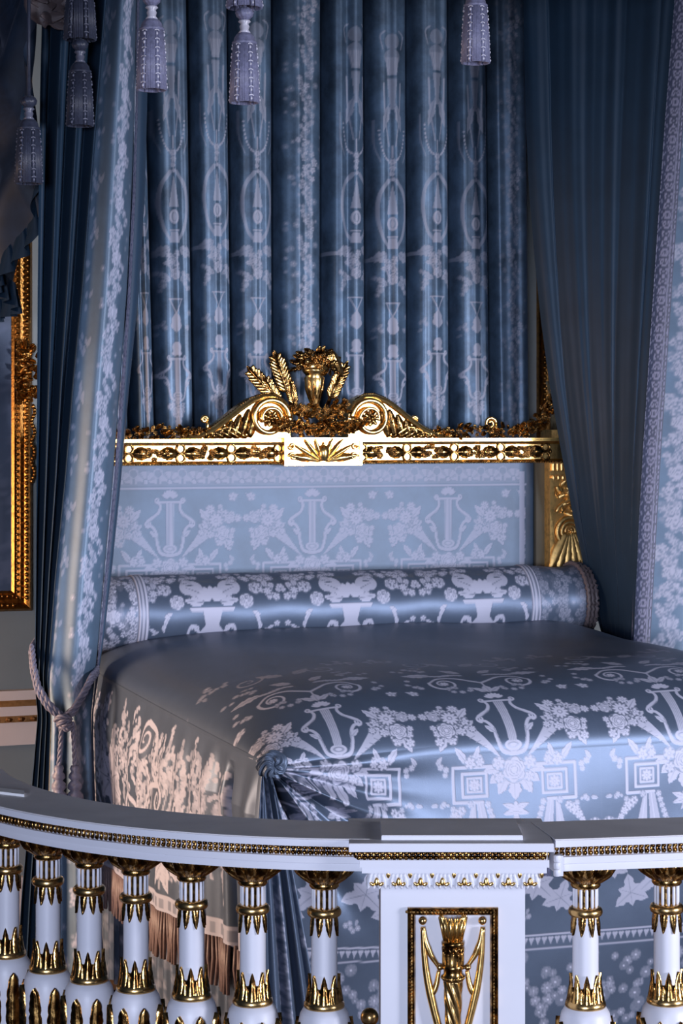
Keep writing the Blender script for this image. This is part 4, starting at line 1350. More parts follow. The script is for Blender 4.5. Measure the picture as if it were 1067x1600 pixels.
# ================================================================== CANOPY AND HANGINGS
TZ = 3.74
CAN = empty('bed_canopy', tuple(Lw([0.05, -0.1, 2.3])), 'dark blue swagged bed canopy with a frilled side valance above the bed', 'bed canopy')
b = MB()
b.box(-1.28, 1.62, -1.54, WALL_Y, TZ, TZ + 0.06)
b.box(-1.30, 1.64, -1.58, -1.54, TZ - 0.06, TZ + 0.14)
b.box(-1.30, -1.26, -1.58, WALL_Y, TZ - 0.06, TZ + 0.14)
b.box(1.60, 1.64, -1.58, WALL_Y, TZ - 0.06, TZ + 0.14)
b.build('tester', GOLD, CAN, xf=Lw, smooth=False)
# front valance with scallops, its lower edge above the picture
n_, m_ = 260, 50
X_, T_ = np.meshgrid(np.linspace(-1.27, 1.61, n_), np.linspace(0, 1, m_))
hem = 3.29 + 0.02 * np.cos(X_ * 2 * PI / 0.36) + 0.035 * X_
mb = MB(); mb.grid(np.stack([X_, -1.51 - 0.02 * np.sin(X_ * 70) * T_, TZ - (TZ - hem) * T_], -1), pat=0.5 * GR.at(np.mod(X_, 0.3) - 0.15, T_ * 0.3))
mb.build('front_valance', DARKV, CAN, xf=Lw, pat=True)
# side swag on the left, ending in a frill
n_, m_ = 120, 150
A_, T_ = np.meshgrid(np.linspace(0, 1, n_), np.linspace(0, 1, m_))
ys_ = -0.52 + 0.86 * (1 - A_)
hem = np.interp(A_, [0, 0.25, 0.5, 0.72, 0.86, 1.0], [2.34, 2.30, 2.33, 2.42, 2.55, 2.95])
xz = -1.155 - 0.05 * np.sin(A_ * 16 + T_ * 3) * T_ - 0.04 * np.sin(PI * T_) * np.abs(np.sin(A_ * 6)) - 0.02 * np.sin(T_ * 22 + A_ * 9)
mb = MB(); mb.grid(np.stack([xz, ys_, TZ - (TZ - hem) * T_], -1), pat=0.45 * LY.at(A_ * 0.8, T_ * 1.4 - 0.6))
sw = mb.build('side_swag', DARKV, CAN, xf=Lw, pat=True)
fr = np.linspace(0, 1, 240)
hz = np.interp(fr, [0, 0.25, 0.5, 0.72, 0.86, 1.0], [2.34, 2.30, 2.33, 2.42, 2.55, 2.95])
G = []
for q in np.linspace(0, 1, 10):
    G.append(np.stack([-1.155 - 0.05 * np.sin(fr * 16 + 3) - 0.02 * q * np.sin(fr * 120) , -0.52 + 0.86 * (1 - fr) + 0.01 * np.cos(fr * 120), hz + 0.02 - 0.085 * q], -1))
mb = MB(); mb.grid(np.array(G))
mb.build('frill', LINING, sw, xf=Lw)
# crumpled brown-grey corner rosette of the swag
mb = MB()
cs, cz = loc_at(70, 14, -0.55)
for k in range(26):
    a = rnd.uniform(0, 2 * PI)
    mb.leaf((cs + rnd.uniform(-0.05, 0.05), -0.56, cz + rnd.uniform(-0.03, 0.07)), (math.cos(a), -0.3, math.sin(a)), (0, -1, 0.2), rnd.uniform(0.05, 0.09), rnd.uniform(0.03, 0.05), lobes=1, curl=rnd.uniform(-0.3, 0.5))
mb.ell((cs, -0.55, cz + 0.02), (0.07, 0.03, 0.075), 16, 10)
mb.build('corner_rosette', SHELLB, CAN, xf=Lw)

# pleated hanging behind the headboard
gaps = [(140, 160), (186, 205), (229, 246), (298, 308), (361, 368), (431, 432), (508, 507), (574, 577), (640, 642), (705, 708), (764, 771), (833, 838)]
YC = 0.17
za, zb_ = loc_at(500, 0, YC)[1], loc_at(500, 640, YC)[1]
ga = [loc_at(a, 0, YC)[0] for a, _ in gaps]
gb = [loc_at(b_, 640, YC)[0] for _, b_ in gaps]
rows = np.linspace(1.70, TZ, 420)
tr = (rows - zb_) / (za - zb_)
C_, PT_ = [], []
nc = 46
hw = 0.0125
for i in range(len(gaps) - 1):
    L0 = gb[i] + (ga[i] - gb[i]) * tr + hw
    L1 = gb[i + 1] + (ga[i + 1] - gb[i + 1]) * tr - hw
    plain = i in (5, 10)
    for u in np.linspace(0, 1, nc):
        bulge = 0.034 * max(0.0, 1 - abs(2 * u - 1) ** 3.5) ** 0.8
        rip = 0.005 * np.sin(u * 9 + i * 2 + rows * 1.3) + 0.006 * math.sin(u * 17 + i)
        if i == 6:
            rip = rip - 0.018 * math.exp(-((u - 0.12) / 0.05) ** 2) + 0.012 * math.exp(-((u - 0.45) / 0.15) ** 2)
        y_ = YC - bulge + 0.03 * abs(2 * u - 1) ** 8 + rip * (1 - abs(2 * u - 1)) + 0.03 * (i in (10,)) 
        x_ = L0 + (L1 - L0) * u
        C_.append(np.stack([x_, y_ + 0 * rows, rows], -1))
        uu = (u - 0.5) * 0.165 * 0.98
        if i in (5,):
            PT_.append(GD.at(uu + 0 * rows, rows) * np.clip(1.4 - 0.0 * rows, 0, 1))
        elif i == 10:
            PT_.append(0.8 * GD.at(uu * 1.3 + 0.012 + 0 * rows, rows))
        else:
            sh = (0.0, 0.012, -0.008, 0.006, 0.0, 0.0, 0.03, 0.0, 0.012, 0.004, 0.0)[i]
            PT_.append(DR.at(uu - sh + 0 * rows, rows + 0.01 * ((i * 37) % 5 - 2)))
    if i < len(gaps) - 2:
        for q in (-0.6, -0.3, 0.3, 0.6):
            C_.append(np.stack([gb[i + 1] + (ga[i + 1] - gb[i + 1]) * tr + q * hw, YC + 0.17 - 0.06 * abs(q) + 0 * rows, rows], -1))
            PT_.append(0 * rows)
P = np.stack(C_, 1)
mb = MB(); mb.grid(P, pat=np.stack(PT_, 1))
tag(mb.build('pleated_hanging', SILKDR, xf=Lw, pat=True), 'pleated blue lampas hanging with lyres and urns behind the gilded headboard', 'hanging')


def node_curves(nodes, yplane):
    """picture stations -> heights and x positions on the curtain's plane"""
    zs_, xs_ = [], []
    for nd in nodes:
        yp = [yplane] * (len(nd) - 1) if np.isscalar(yplane) else yplane
        zs_.append(loc_at(nd[1], nd[0], yp[0])[1])
        xs_.append([loc_at(px, nd[0], q)[0] for px, q in zip(nd[1:], yp)])
    zs_, xs_ = np.array(zs_)[::-1], np.array(xs_)[::-1]
    return zs_, xs_


def smooth_interp(z, zs_, f):
    v = np.interp(z, zs_, f)
    for _ in range(14):
        v[1:-1] = 0.25 * v[:-2] + 0.5 * v[1:-1] + 0.25 * v[2:]
    return v


def braid_pat(u, z):
    dots = (np.abs(np.sin(z * PI / 0.012)) > 0.5)
    p = np.where(((np.abs(u - 0.07) < 0.035) | (np.abs(u - 0.90) < 0.035)) & dots, 0.95, 0.0)
    zz = np.mod(z, 0.034) / 0.034
    ring = np.abs(np.hypot((u - 0.47) / 0.20, (zz - 0.5) / 0.42) - 0.85)
    p = np.maximum(p, np.where(ring < 0.16, 0.7, 0))
    p = np.maximum(p, np.where(np.abs(np.abs(u - 0.47) - 0.38 * np.abs(zz - 0.5) * 2) < 0.035, 0.55, 0))
    p = np.maximum(p, np.where(np.abs(u - 0.74) < 0.05, 0.35 + 0.25 * dots, 0))
    return p


# left-hand curtain
YL = -0.52
NL = [(-140, 70, 175, 214, 222, 240), (0, 66, 165, 212, 219, 237), (150, 62, 152, 210, 217, 236), (300, 60, 140, 205, 213, 232), (450, 58, 128, 198, 206, 223), (600, 57, 113, 187, 196, 208),
      (750, 56, 100, 176, 185, 195), (900, 55, 84, 162, 170, 180), (1000, 54, 76, 154, 161, 168), (1060, 53, 72, 148, 154, 158), (1120, 59, 78, 141, 146, 149), (1180, 53, 75, 141, 146, 150),
      (1260, 45, 72, 143, 149, 153), (1400, 32, 70, 148, 155, 160), (1600, 20, 62, 160, 167, 172), (1560 + 200, 14, 58, 168, 175, 180)]
zs_, xs_ = node_curves(NL, YL)
rows = np.linspace(0.03, TZ, 520)
B = [smooth_interp(rows, zs_, xs_[:, k]) for k in range(5)]
tie = loc_at(100, 1112, YL)[1]
narrow = np.exp(-((rows - tie) / 0.16) ** 2)
LC = empty('bed_curtain', tuple(Lw([-1.0, YL, 0.0])), 'blue bed curtain tied back with a rope at the left of the bed', 'bed curtain', 'tied back bed curtains')


def curtain_strip(name, mat, parent, i0, i1, Bs, n, yfun, patfun, rows_=None):
    rr_ = rows if rows_ is None else rows_
    t = np.linspace(0, 1, n)
    X_ = Bs[i0][:, None] + (Bs[i1] - Bs[i0])[:, None] * t[None]
    Tm = t[None] + 0 * X_
    Zm = rr_[:, None] + 0 * X_
    Pc = np.stack([X_, yfun(Tm, Zm), Zm], -1)
    mb_ = MB(); mb_.grid(Pc, pat=patfun(Tm, Zm))
    return mb_.build(name, mat, parent, xf=Lw, pat=True)


nar = lambda z: np.exp(-((z - tie) / 0.16) ** 2)
low = lambda z: 1 / (1 + np.exp((z - tie) / 0.05))


def y_lin(t, z):                                                    # soft vertical folds of the lining
    f = np.sin(2 * PI * (3.2 * t + 0.15)) + 0.45 * np.sin(2 * PI * 6.1 * t + 1.2 + 0.6 * z)
    return YL + 0.02 - 0.028 * f * (1 - 0.35 * nar(z)) - 0.02 * t


def y_bro(t, z):
    return YL - 0.004 - 0.028 * math.sin(2 * PI * 0.15) * 0 - 0.075 * np.sin(PI * np.clip(t * 0.96 + 0.04, 0, 1)) ** 0.8 * (1 - 0.3 * nar(z)) - 0.008 * np.sin(2 * PI * 2.3 * t + z) * (1 - t) - 0.02 * low(z) * np.sin(2 * PI * 2 * t + 1)


curtain_strip('lining', LINING, LC, 0, 1, B, 90, y_lin, lambda t, z: 0 * t)
curtain_strip('brocade_face', SILK, LC, 1, 2, B, 84, y_bro, lambda t, z: GR.at((t - 0.62) * 0.22, z) * np.clip(1.05 - 0.25 * (t < 0.25), 0, 1))
curtain_strip('braid_trim', PASSE, LC, 2, 3, B, 14, lambda t, z: YL - 0.014 + 0.03 * t - 0.004, lambda t, z: 0.8 * braid_pat(t, z))
curtain_strip('lining_edge', LINING, LC, 3, 4, B, 24, lambda t, z: YL + 0.012 + 0.04 * t - 0.012 * np.sin(PI * t), lambda t, z: 0.15 + 0 * t)

# right-hand curtain
YR = -0.46
NR = [(-140, 812, 1062, 1094, 1260), (0, 816, 1052, 1085, 1250), (200, 822, 1036, 1068, 1240), (300, 827, 1029, 1061, 1236), (400, 835, 1022, 1054, 1230), (500, 845, 1015, 1047, 1225), (600, 858, 1008, 1040, 1220), (700, 875, 1001, 1033, 1214),
      (800, 893, 995, 1027, 1206), (900, 914, 990, 1021, 1196), (1000, 941, 985, 1015, 1180), (1060, 958, 990, 1014, 1150), (1110, 968, 994, 1014, 1120), (1160, 965, 996, 1016, 1130), (1300, 950, 996, 1020, 1170), (1600, 930, 1000, 1030, 1200), (1740, 925, 1000, 1030, 1210)]
YRP = (-0.22, -0.60, -0.63, -0.60)
zs_, xs_ = node_curves(NR, YRP)
B2 = [smooth_interp(rows, zs_, xs_[:, k]) for k in range(4)]
RC = empty('bed_curtain', tuple(Lw([1.15, YR, 0.0])), 'dark blue bed curtain hanging at the right of the bed, its lining turned outwards', 'bed curtain', 'tied back bed curtains')


def y_lin2(t, z):
    tt = t + 0.02 * np.sin(1.7 * z) + 0.035 * np.sin(2 * PI * 1.3 * t + 0.5)
    f = 1 - 2 * np.abs(np.sin(PI * (4.1 * tt + 0.15))) ** 0.75
    g = np.sin(2 * PI * 7.3 * tt + 0.8 * z) + 0.5 * np.sin(2 * PI * 13 * t + 1.1 * z)
    depth = 0.6 + 0.5 * np.sin(2 * PI * 1.1 * t + 0.9)
    return YRP[0] + (YRP[1] - YRP[0]) * t + 0.016 * f * depth + 0.003 * g - 0.03 * np.exp(-((t - 0.91) / 0.05) ** 2)


curtain_strip('lining', LINING, RC, 0, 1, B2, 150, y_lin2, lambda t, z: 0 * t)
curtain_strip('braid_trim', PASSE, RC, 1, 2, B2, 44, lambda t, z: YRP[1] + (YRP[2] - YRP[1]) * t - 0.008 * np.sin(PI * t), lambda t, z: braid_pat(t, z))
curtain_strip('brocade_face', SILK, RC, 2, 3, B2, 120, lambda t, z: YRP[2] + (YRP[3] - YRP[2]) * t - 0.06 * np.sin(PI * np.clip(t * 1.5, 0, 1)) + 0.03 * np.sin(2 * PI * 2.5 * t) * (t > 0.4), lambda t, z: GR.at((t - 0.12) * 0.36, z))

# ------------------------------------------------------------------ rope tie-back on the left-hand curtain


def twisted(mb, path, r, pitch=0.022, strands=3):
    p = np.array(path, float)
    seg = np.concatenate([[0], np.cumsum(np.linalg.norm(np.diff(p, axis=0), axis=1))])
    m = max(12, int(seg[-1] / 0.0035))
    q = np.linspace(0, seg[-1], m)
    c_ = np.stack([np.interp(q, seg, p[:, i]) for i in range(3)], -1)
    for _ in range(6):
        c_[1:-1] = 0.25 * c_[:-2] + 0.5 * c_[1:-1] + 0.25 * c_[2:]
    T = np.gradient(c_, axis=0); T /= np.linalg.norm(T, axis=1)[:, None]
    Nn = np.cross(T, np.array([0.1, -1, 0.05])); Nn /= np.linalg.norm(Nn, axis=1)[:, None]
    Bn = np.cross(T, Nn)
    for k in range(strands):
        a = 2 * PI * (q / (pitch * strands) + k / strands)
        mb.tube(c_ + r * 0.55 * (np.cos(a)[:, None] * Nn + np.sin(a)[:, None] * Bn), r * 0.6, 6)


def pl(px, py, off=0.0):
    s_, z_ = loc_at(px, py, YL - off)
    return (s_, YL - off, z_)


TB = empty('curtain_tieback', tuple(Lw([-1.0, YL - 0.1, 1.0])), 'twisted lilac rope tied round the left bed curtain, two tassels below its knot', 'tieback')
mb = MB()
for o_ in (0.0, 7.0):
    twisted(mb, [pl(60 - o_ * 0.4, 995 + o_, -0.10), pl(50 - o_ * 0.2, 1010 + o_, 0.0), pl(53 - o_ * .3, 1040 + o_, 0.06), pl(60 - o_ * .3, 1072 + o_, 0.10), pl(76 - o_ * .3, 1098 + o_, 0.125), pl(96, 1117 + o_, 0.135)], 0.0085)
    twisted(mb, [pl(98, 1120 + o_, 0.135), pl(114, 1108 + o_, 0.14), pl(130, 1082 + o_, 0.115), pl(143, 1056 + o_, 0.08), pl(152, 1046 + o_, 0.02), pl(150, 1034 + o_, -0.06)], 0.0085)
mb.build('rope', ROPE, TB, xf=Lw)
mb = MB()
for k in range(4):
    t = np.linspace(0, 2 * PI, 20)
    cx_, cy_, cz_ = pl(100 + 2.5 * k - 3, 1124 + 3 * k, 0.145)
    twisted(mb, np.stack([cx_ + 0.020 * np.cos(t) * (1 - 0.1 * k), cy_ - 0.018 * np.sin(t), cz_ + 0.012 * np.sin(t + k)], -1), 0.0085)
mb.build('knot', ROPE, TB, xf=Lw)
for (px0, px1) in ((93, 92), (110, 117)):
    mb = MB()
    p0, p1 = pl(px0 + 3, 1128, 0.15), pl(px1, 1196, 0.135)
    twisted(mb, [p0, ((p0[0] + p1[0]) / 2, p0[1], (p0[2] + p1[2]) / 2), p1], 0.0075)
    tc_ = mb.build('tassel_cord', ROPE, TB, xf=Lw)
    mb = MB()
    x_, y_, z_ = p1
    pr = [(0.0, 0.0), (0.012, 0.0), (0.016, -0.010), (0.012, -0.020), (0.019, -0.030), (0.020, -0.040), (0.012, -0.048), (0.022, -0.060), (0.023, -0.072), (0.015, -0.082), (0.026, -0.094), (0.027, -0.108), (0.020, -0.118), (0.0, -0.118)]
    mb.lathe([(r_, z__) for r_, z__ in pr][::-1], (x_, y_, z_), 20, rmod=lambda ph, z: 1 + 0.07 * np.cos(ph * 10 + z * 90))
    mb.build('tassel_head', ROPE, tc_, xf=Lw)
    mb = MB()
    for k in range(26):
        a = 2 * PI * k / 26
        mb.tube([(x_ + 0.018 * math.cos(a), y_ + 0.018 * math.sin(a), z_ - 0.115), (x_ + 0.027 * math.cos(a), y_ + 0.027 * math.sin(a), z_ - 0.18), (x_ + 0.030 * math.cos(a), y_ + 0.030 * math.sin(a), z_ - 0.27)], 0.0045, 6)
    mb.build('tassel_skirt', ROPE, tc_, xf=Lw)

# ------------------------------------------------------------------ long two-tier tassels hanging from the canopy


def skirt(mb, beads, z0, z1, r0, r1, n_=18):
    for k in range(n_):
        a = 2 * PI * k / n_
        if k % 3 == 0:
            bead = MB()
            beads.append(bead)
            m_ = 7
            for q in range(m_):
                f = (q + 0.5) / m_
                r_ = r0 + (r1 - r0) * f ** 0.7 + 0.003
                c_ = (r_ * math.cos(a), r_ * math.sin(a), z0 + (z1 - z0) * f)
                bead.ell((c_[0], c_[1], c_[2] - 0.004), (0.0038, 0.0038, 0.0048), 6, 5)
                t = np.linspace(0.1 * PI, 0.9 * PI, 7)
                tx, ty = -math.sin(a), math.cos(a)
                bead.tube([(c_[0] + 0.0075 * math.cos(w_) * tx, c_[1] + 0.0075 * math.cos(w_) * ty, c_[2] + 0.005 * math.sin(w_) + 0.002) for w_ in t], 0.0019, 5)
            r_ = r1 - 0.002
            mb.tube([(r0 * .9 * math.cos(a), r0 * .9 * math.sin(a), z0), (r_ * 0.93 * math.cos(a), r_ * .93 * math.sin(a), (z0 + z1) / 2), (r_ * math.cos(a), r_ * math.sin(a), z1)], [0.006, 0.0065], 6)
        else:
            for j in (-1, 0, 1):
                aj = a + j * 0.11
                mb.tube([(r0 * math.cos(aj), r0 * math.sin(aj), z0), ((r0 + (r1 - r0) * 0.62) * math.cos(aj), (r0 + (r1 - r0) * 0.62) * math.sin(aj), (z0 + z1) / 2), (r1 * math.cos(aj), r1 * math.sin(aj), z1)], 0.0033, 5)


def make_tassel(loc, label, TM, BM, two=True):
    """tassel whose lower tip is at loc"""
    t = empty('canopy_tassel', loc, label, 'tassel', 'tassels hanging from the bed canopy')
    o = np.array(t['_o'])
    sh = lambda V: np.asarray(V) + o
    a, bd = MB(), []
    skirt(a, bd, 0.176, 0.0, 0.031, 0.041)
    s1 = a.build('skirt', TM, t, xf=sh); [q.build('bead_column', BM, s1, xf=sh) for q in bd]
    a = MB(); a.lathe([(0, 0.172), (0.035, 0.172), (0.036, 0.178), (0.031, 0.182), (0.029, 0.192), (0.022, 0.202), (0.015, 0.206), (0, 0.206)], n=28, rmod=lambda ph, z: 1 + 0.03 * np.cos(ph * 22))
    a.build('bell', TM, t, xf=sh)
    a = MB(); a.lathe([(0, 0.203), (0.018, 0.206), (0.012, 0.214), (0.015, 0.224), (0.011, 0.232), (0.019, 0.238), (0.015, 0.243), (0, 0.243)], n=24)
    a.build('neck', BM, t, xf=sh)
    a = MB(); a.lathe([(0, 0.241), (0.012, 0.243), (0.023, 0.254), (0.026, 0.264), (0.021, 0.274), (0.012, 0.28), (0, 0.28)], n=40, rmod=lambda ph, z: 1 + 0.10 * np.cos(ph * 11 + z * 150))
    a.build('knob', TM, t, xf=sh)
    if not two:
        a = MB(); a.tube([(0, 0, 0.27), (0, 0, 0.47), (0, 0, TZ - loc[2])], 0.006, 8)
        a.build('cord', TM, t, xf=sh)
        return t
    a, bd = MB(), []
    skirt(a, bd, 0.455, 0.278, 0.036, 0.050)
    s2 = a.build('upper_skirt', TM, t, xf=sh); [q.build('bead_column', BM, s2, xf=sh) for q in bd]
    a = MB(); a.lathe([(0, 0.45), (0.040, 0.45), (0.039, 0.465), (0.026, 0.485), (0, 0.49)], n=28)
    a.build('upper_bell', TM, t, xf=sh)
    a = MB(); a.tube([(0, 0, 0.27), (0, 0, 0.47), (0, 0, TZ - loc[2])], 0.006, 8)
    a.build('cord', TM, t, xf=sh)
    return t


PASSE_BR = mat_silk('bright_silver_gimp', (0.70, 0.70, 0.82), (0.8, 0.8, 0.9), rg=0.3, relief=0.1)
TL = [(237, 141, -1.46, 'lilac two-tier tassel hanging in front of the left bed curtain, beside its braid'),
      (382, 161, -1.46, 'lilac two-tier tassel hanging lowest over the pleated hanging, right of the tassel by the braid'),
      (743, 99, -1.46, 'lilac tassel hanging high up near the right bed curtain'),
      (45, 287, -0.70, 'shade-toned lilac tassel hanging against the dark side valance above the gilt wall frame'),
      (125, 197, -0.68, 'shade-toned lilac tassel hanging over the plain lining of the left bed curtain')]
protos = {}
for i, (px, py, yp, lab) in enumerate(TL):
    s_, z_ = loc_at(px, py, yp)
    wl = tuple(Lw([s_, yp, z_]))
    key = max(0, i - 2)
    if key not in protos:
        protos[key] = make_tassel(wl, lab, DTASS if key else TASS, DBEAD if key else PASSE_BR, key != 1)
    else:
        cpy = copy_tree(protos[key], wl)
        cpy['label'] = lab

# ================================================================== BALUSTRADE (set out in the room's own axes)
RCX, RCY, RR = 0.07, 4.76, 1.0                                      # centre and front radius of the curved rail
RT = 1.15
PH_END = math.radians(-70.6)


def rail_path(t):
    """t < 0: round the curve to the left (metres along the front edge), then straight back; returns point and outward normal"""
    a = -t / RR
    if -a > PH_END:
        a = -a
        return np.array([RCX + RR * math.sin(a), RCY - RR * math.cos(a)]), np.array([math.sin(a), -math.cos(a)])
    a = PH_END
    p = np.array([RCX + RR * math.sin(a), RCY - RR * math.cos(a)])
    n = np.array([math.sin(a), -math.cos(a)])
    return p + np.array([-math.cos(a), -math.sin(a)]) * (-t - RR * abs(PH_END)), n


RAIL_W = [(-0.170, RT), (0.0, RT), (0.0, RT - 0.012), (-0.012, RT - 0.013), (-0.012, RT - 0.030), (-0.006, RT - 0.031), (-0.006, RT - 0.043), (-0.014, RT - 0.045), (-0.014, RT - 0.058), (-0.155, RT - 0.058), (-0.155, RT - 0.013), (-0.170, RT - 0.012)]


def rail_sections(path, ts, parent, step):
    def fn(t, o, z):
        p, n = path(t)
        return np.stack([p[0] + n[0] * o, p[1] + n[1] * o, z], -1)
    b = MB(); b.sweep(RAIL_W, fn, ts)
    h = b.build('handrail', WHITE, parent, sharp=25)
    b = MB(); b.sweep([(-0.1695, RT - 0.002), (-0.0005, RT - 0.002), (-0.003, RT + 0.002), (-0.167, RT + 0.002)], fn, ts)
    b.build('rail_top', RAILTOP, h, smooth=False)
    b = MB()
    L_ = abs(ts[-1] - ts[0]); lo = min(ts)
    k = int(L_ / step)
    for i in range(k):
        t = lo + (i + 0.5) * step
        p, n = path(t)
        tg = np.array([-n[1], n[0]])
        R_ = np.array([[tg[0], n[0], 0], [tg[1], n[1], 0], [0, 0, 1]])
        for (o, z, r) in ((-0.012, RT - 0.0165, (step * 0.42, 0.006, 0.0045)), (-0.012, RT - 0.0255, (step * 0.42, 0.006, 0.0048))):
            q = p + n * o
            b.ell((q[0], q[1], z), r, 6, 5, rot=R_)
        q = p + n * (-0.006) + tg * step * 0.5
        b.ell((q[0], q[1], RT - 0.021), (step * 0.2, 0.004, 0.0085), 6, 5, rot=R_)
    b.build('gilt_leaf_moulding', GOLDM, h)
    return h


BAL = empty('balustrade', (RCX - 0.6, RCY - 0.75, 0.0), 'curved white and gold balustrade sweeping left from the square pier', 'balustrade')
ts = np.concatenate([np.linspace(-1.75, -RR * abs(PH_END), 12)[:-1], np.linspace(-RR * abs(PH_END), -0.02, 60)])
rail_sections(rail_path, ts, BAL, 0.0105)
b = MB()
b.sweep([(-0.185, 0.0), (0.015, 0.0), (0.015, 0.12), (0.0, 0.13), (0.0, 0.16), (-0.17, 0.16), (-0.17, 0.13), (-0.185, 0.12)], lambda t, o, z: np.stack([rail_path(t)[0][0] + rail_path(t)[1][0] * o, rail_path(t)[0][1] + rail_path(t)[1][1] * o, z], -1), ts)
b.build('plinth', WHITE, BAL, sharp=25)

# one baluster, built standing on the plinth at the world origin and then repeated
SHZ = 0.0
BODY = [(0.0, 0.158), (0.052, 0.158), (0.052, 0.215), (0.036, 0.225), (0.030, 0.26), (0.034, 0.33), (0.042, 0.42), (0.0475, 0.52), (0.0490, 0.60), (0.0485, 0.70), (0.0490, 0.77), (0.0480, 0.800), (0.0440, 0.818), (0.038, 0.828), (0.030, 0.832), (0.0245, 0.84), (0.0238, 0.90), (0.0236, 1.00), (0.0, 1.00)]


def body_r(z):
    return float(np.interp(z, [p[1] for p in BODY[1:-1]], [p[0] for p in BODY[1:-1]]))


def make_baluster(parent, loc):
    o = np.array(loc, float)
    sh = lambda V: np.asarray(V) + o
    b = MB(); b.lathe(BODY, n=40)
    body = b.build('baluster', WHITE, parent, xf=sh, sharp=50)
    # re-seat the origin on the baluster's own foot so that copies can be moved
    off = np.array(parent['_o'])
    dv = o - off
    body.data.transform(__import__('mathutils').Matrix.Translation(Vector(-dv)))
    body.location = dv
    body['_o'] = list(map(float, o))
    b = MB()
    b.lathe([(0, 1.046), (0.0245, 1.046), (0.0275, 1.050), (0.0275, 1.056), (0.026, 1.058), (0.033, 1.062), (0.041, 1.070), (0.047, 1.080), (0.050, 1.093), (0, 1.093)], n=36)
    for k in range(12):
        b.lathe_leaf(lambda z: float(np.interp(z, [1.056, 1.062, 1.070, 1.080, 1.094], [0.027, 0.033, 0.041, 0.047, 0.050])), 2 * PI * k / 12, 1.057, 1.092, 0.0235, 0.009, n=11, m=7, lobes=3, blunt=True)
    for k in range(24):
        a = 2 * PI * (k + 0.5) / 24
        b.ell((0.050 * math.cos(a), 0.050 * math.sin(a), 1.087), 0.0045, 6, 5)
    b.build('capital', GOLDM, body, xf=sh)
    b = MB(); b.lathe([(0, 1.005), (0.0195, 1.005), (0.0195, 1.05), (0, 1.05)], n=24)
    nk = b.build('gilt_neck', GOLDM, body, xf=sh, sharp=40)
    b = MB()
    for k in range(12):
        a = 2 * PI * k / 12
        b.tube([(0.0205 * math.cos(a), 0.0205 * math.sin(a), z) for z in (1.010, 1.014, 1.028, 1.043, 1.047)], [0.0018, 0.0029, 0.0030, 0.0029, 0.0018], 8)
    b.build('flute', WHITE, nk, xf=sh)
    b = MB(); t = np.linspace(0, 2 * PI, 40)
    b.lathe([(0.02 + 0.0135 * (math.cos(q) * 0.5 + 0.5) - 0.002, 1.0025 + 0.0085 * math.sin(q)) for q in np.linspace(-PI / 2, PI / 2, 9)], n=44)
    b.build('ring', BRONZE, body, xf=sh)
    b = MB()
    for k in range(8):
        b.lathe_leaf(lambda z: 0.0238, 2 * PI * (k + 0.5) / 8, 0.996, 0.960, 0.0180, 0.0040, n=14, lobes=4)
    b.build('hanging_leaves', GOLDM, body, xf=sh)
    b = MB()
    b.lathe([(0.0, 0.829), (0.0365, 0.829), (0.0375, 0.833), (0.0365, 0.838), (0.033, 0.842), (0.028, 0.852), (0.0255, 0.862), (0.0245, 0.866), (0.0, 0.866)], n=40)
    b.build('collar', BRONZE, body, xf=sh)
    b = MB()
    cr_ = lambda z: float(np.interp(z, [0.838, 0.852, 0.862, 0.87, 0.9], [0.0335, 0.0285, 0.0262, 0.0246, 0.0240]))
    for k in range(8):
        b.lathe_leaf(cr_, 2 * PI * k / 8, 0.838, 0.890, 0.0200, 0.0048, n=14, lobes=5)
        b.lathe_leaf(cr_, 2 * PI * (k + 0.5) / 8, 0.838, 0.866, 0.0150, 0.0035, n=9, lobes=3)
    b.build('base_leaves', GOLDM, body, xf=sh)
    b = MB()
    for k in range(8):
        b.lathe_leaf(body_r, 2 * PI * (k + 0.5) / 8, 0.655, 0.806, 0.030, 0.0080, n=22, m=9, lobes=6, blunt=True)
    b.build('bulb_leaves', GOLDM, body, xf=sh)
    return body


def ray_circle(px, r):
    k = (px - 533.5) / F_PX                                         # point (k*Y, Y) at distance r from the centre, near side
    A_, B_, C__ = k * k + 1, -2 * (k * RCX + RCY), RCX ** 2 + RCY ** 2 - r * r
    Yq = (-B_ - math.sqrt(B_ * B_ - 4 * A_ * C__)) / (2 * A_)
    return k * Yq, Yq


pxs = [506.6, 395, 299.5, 212.5, 139.6, 75, 11.5]
first = None
for px in pxs:
    x_, y_ = ray_circle(px, RR - 0.085)
    if first is None:
        first = make_baluster(BAL, (x_, y_, 0.0))
    else:
        copy_tree(first, (x_ - BAL['_o'][0], y_ - BAL['_o'][1], 0.0), BAL)
for ph_ in (-58.5, -66):
    a = math.radians(ph_)
    copy_tree(first, (RCX + 0.915 * math.sin(a) - BAL['_o'][0], RCY - 0.915 * math.cos(a) - BAL['_o'][1], 0.0), BAL)

# gate of the balustrade, to the right of the pier
GA = math.radians(9.6)
GX, GY = 0.381, 3.757
GATE = empty('balustrade_gate', (GX + 0.3, GY + 0.13, 0.0), 'straight hinged section of white and gold balustrade right of the square pier', 'balustrade')


def gate_path(t):
    return np.array([GX + t * math.cos(GA), GY + t * math.sin(GA)]), np.array([math.sin(GA), -math.cos(GA)])


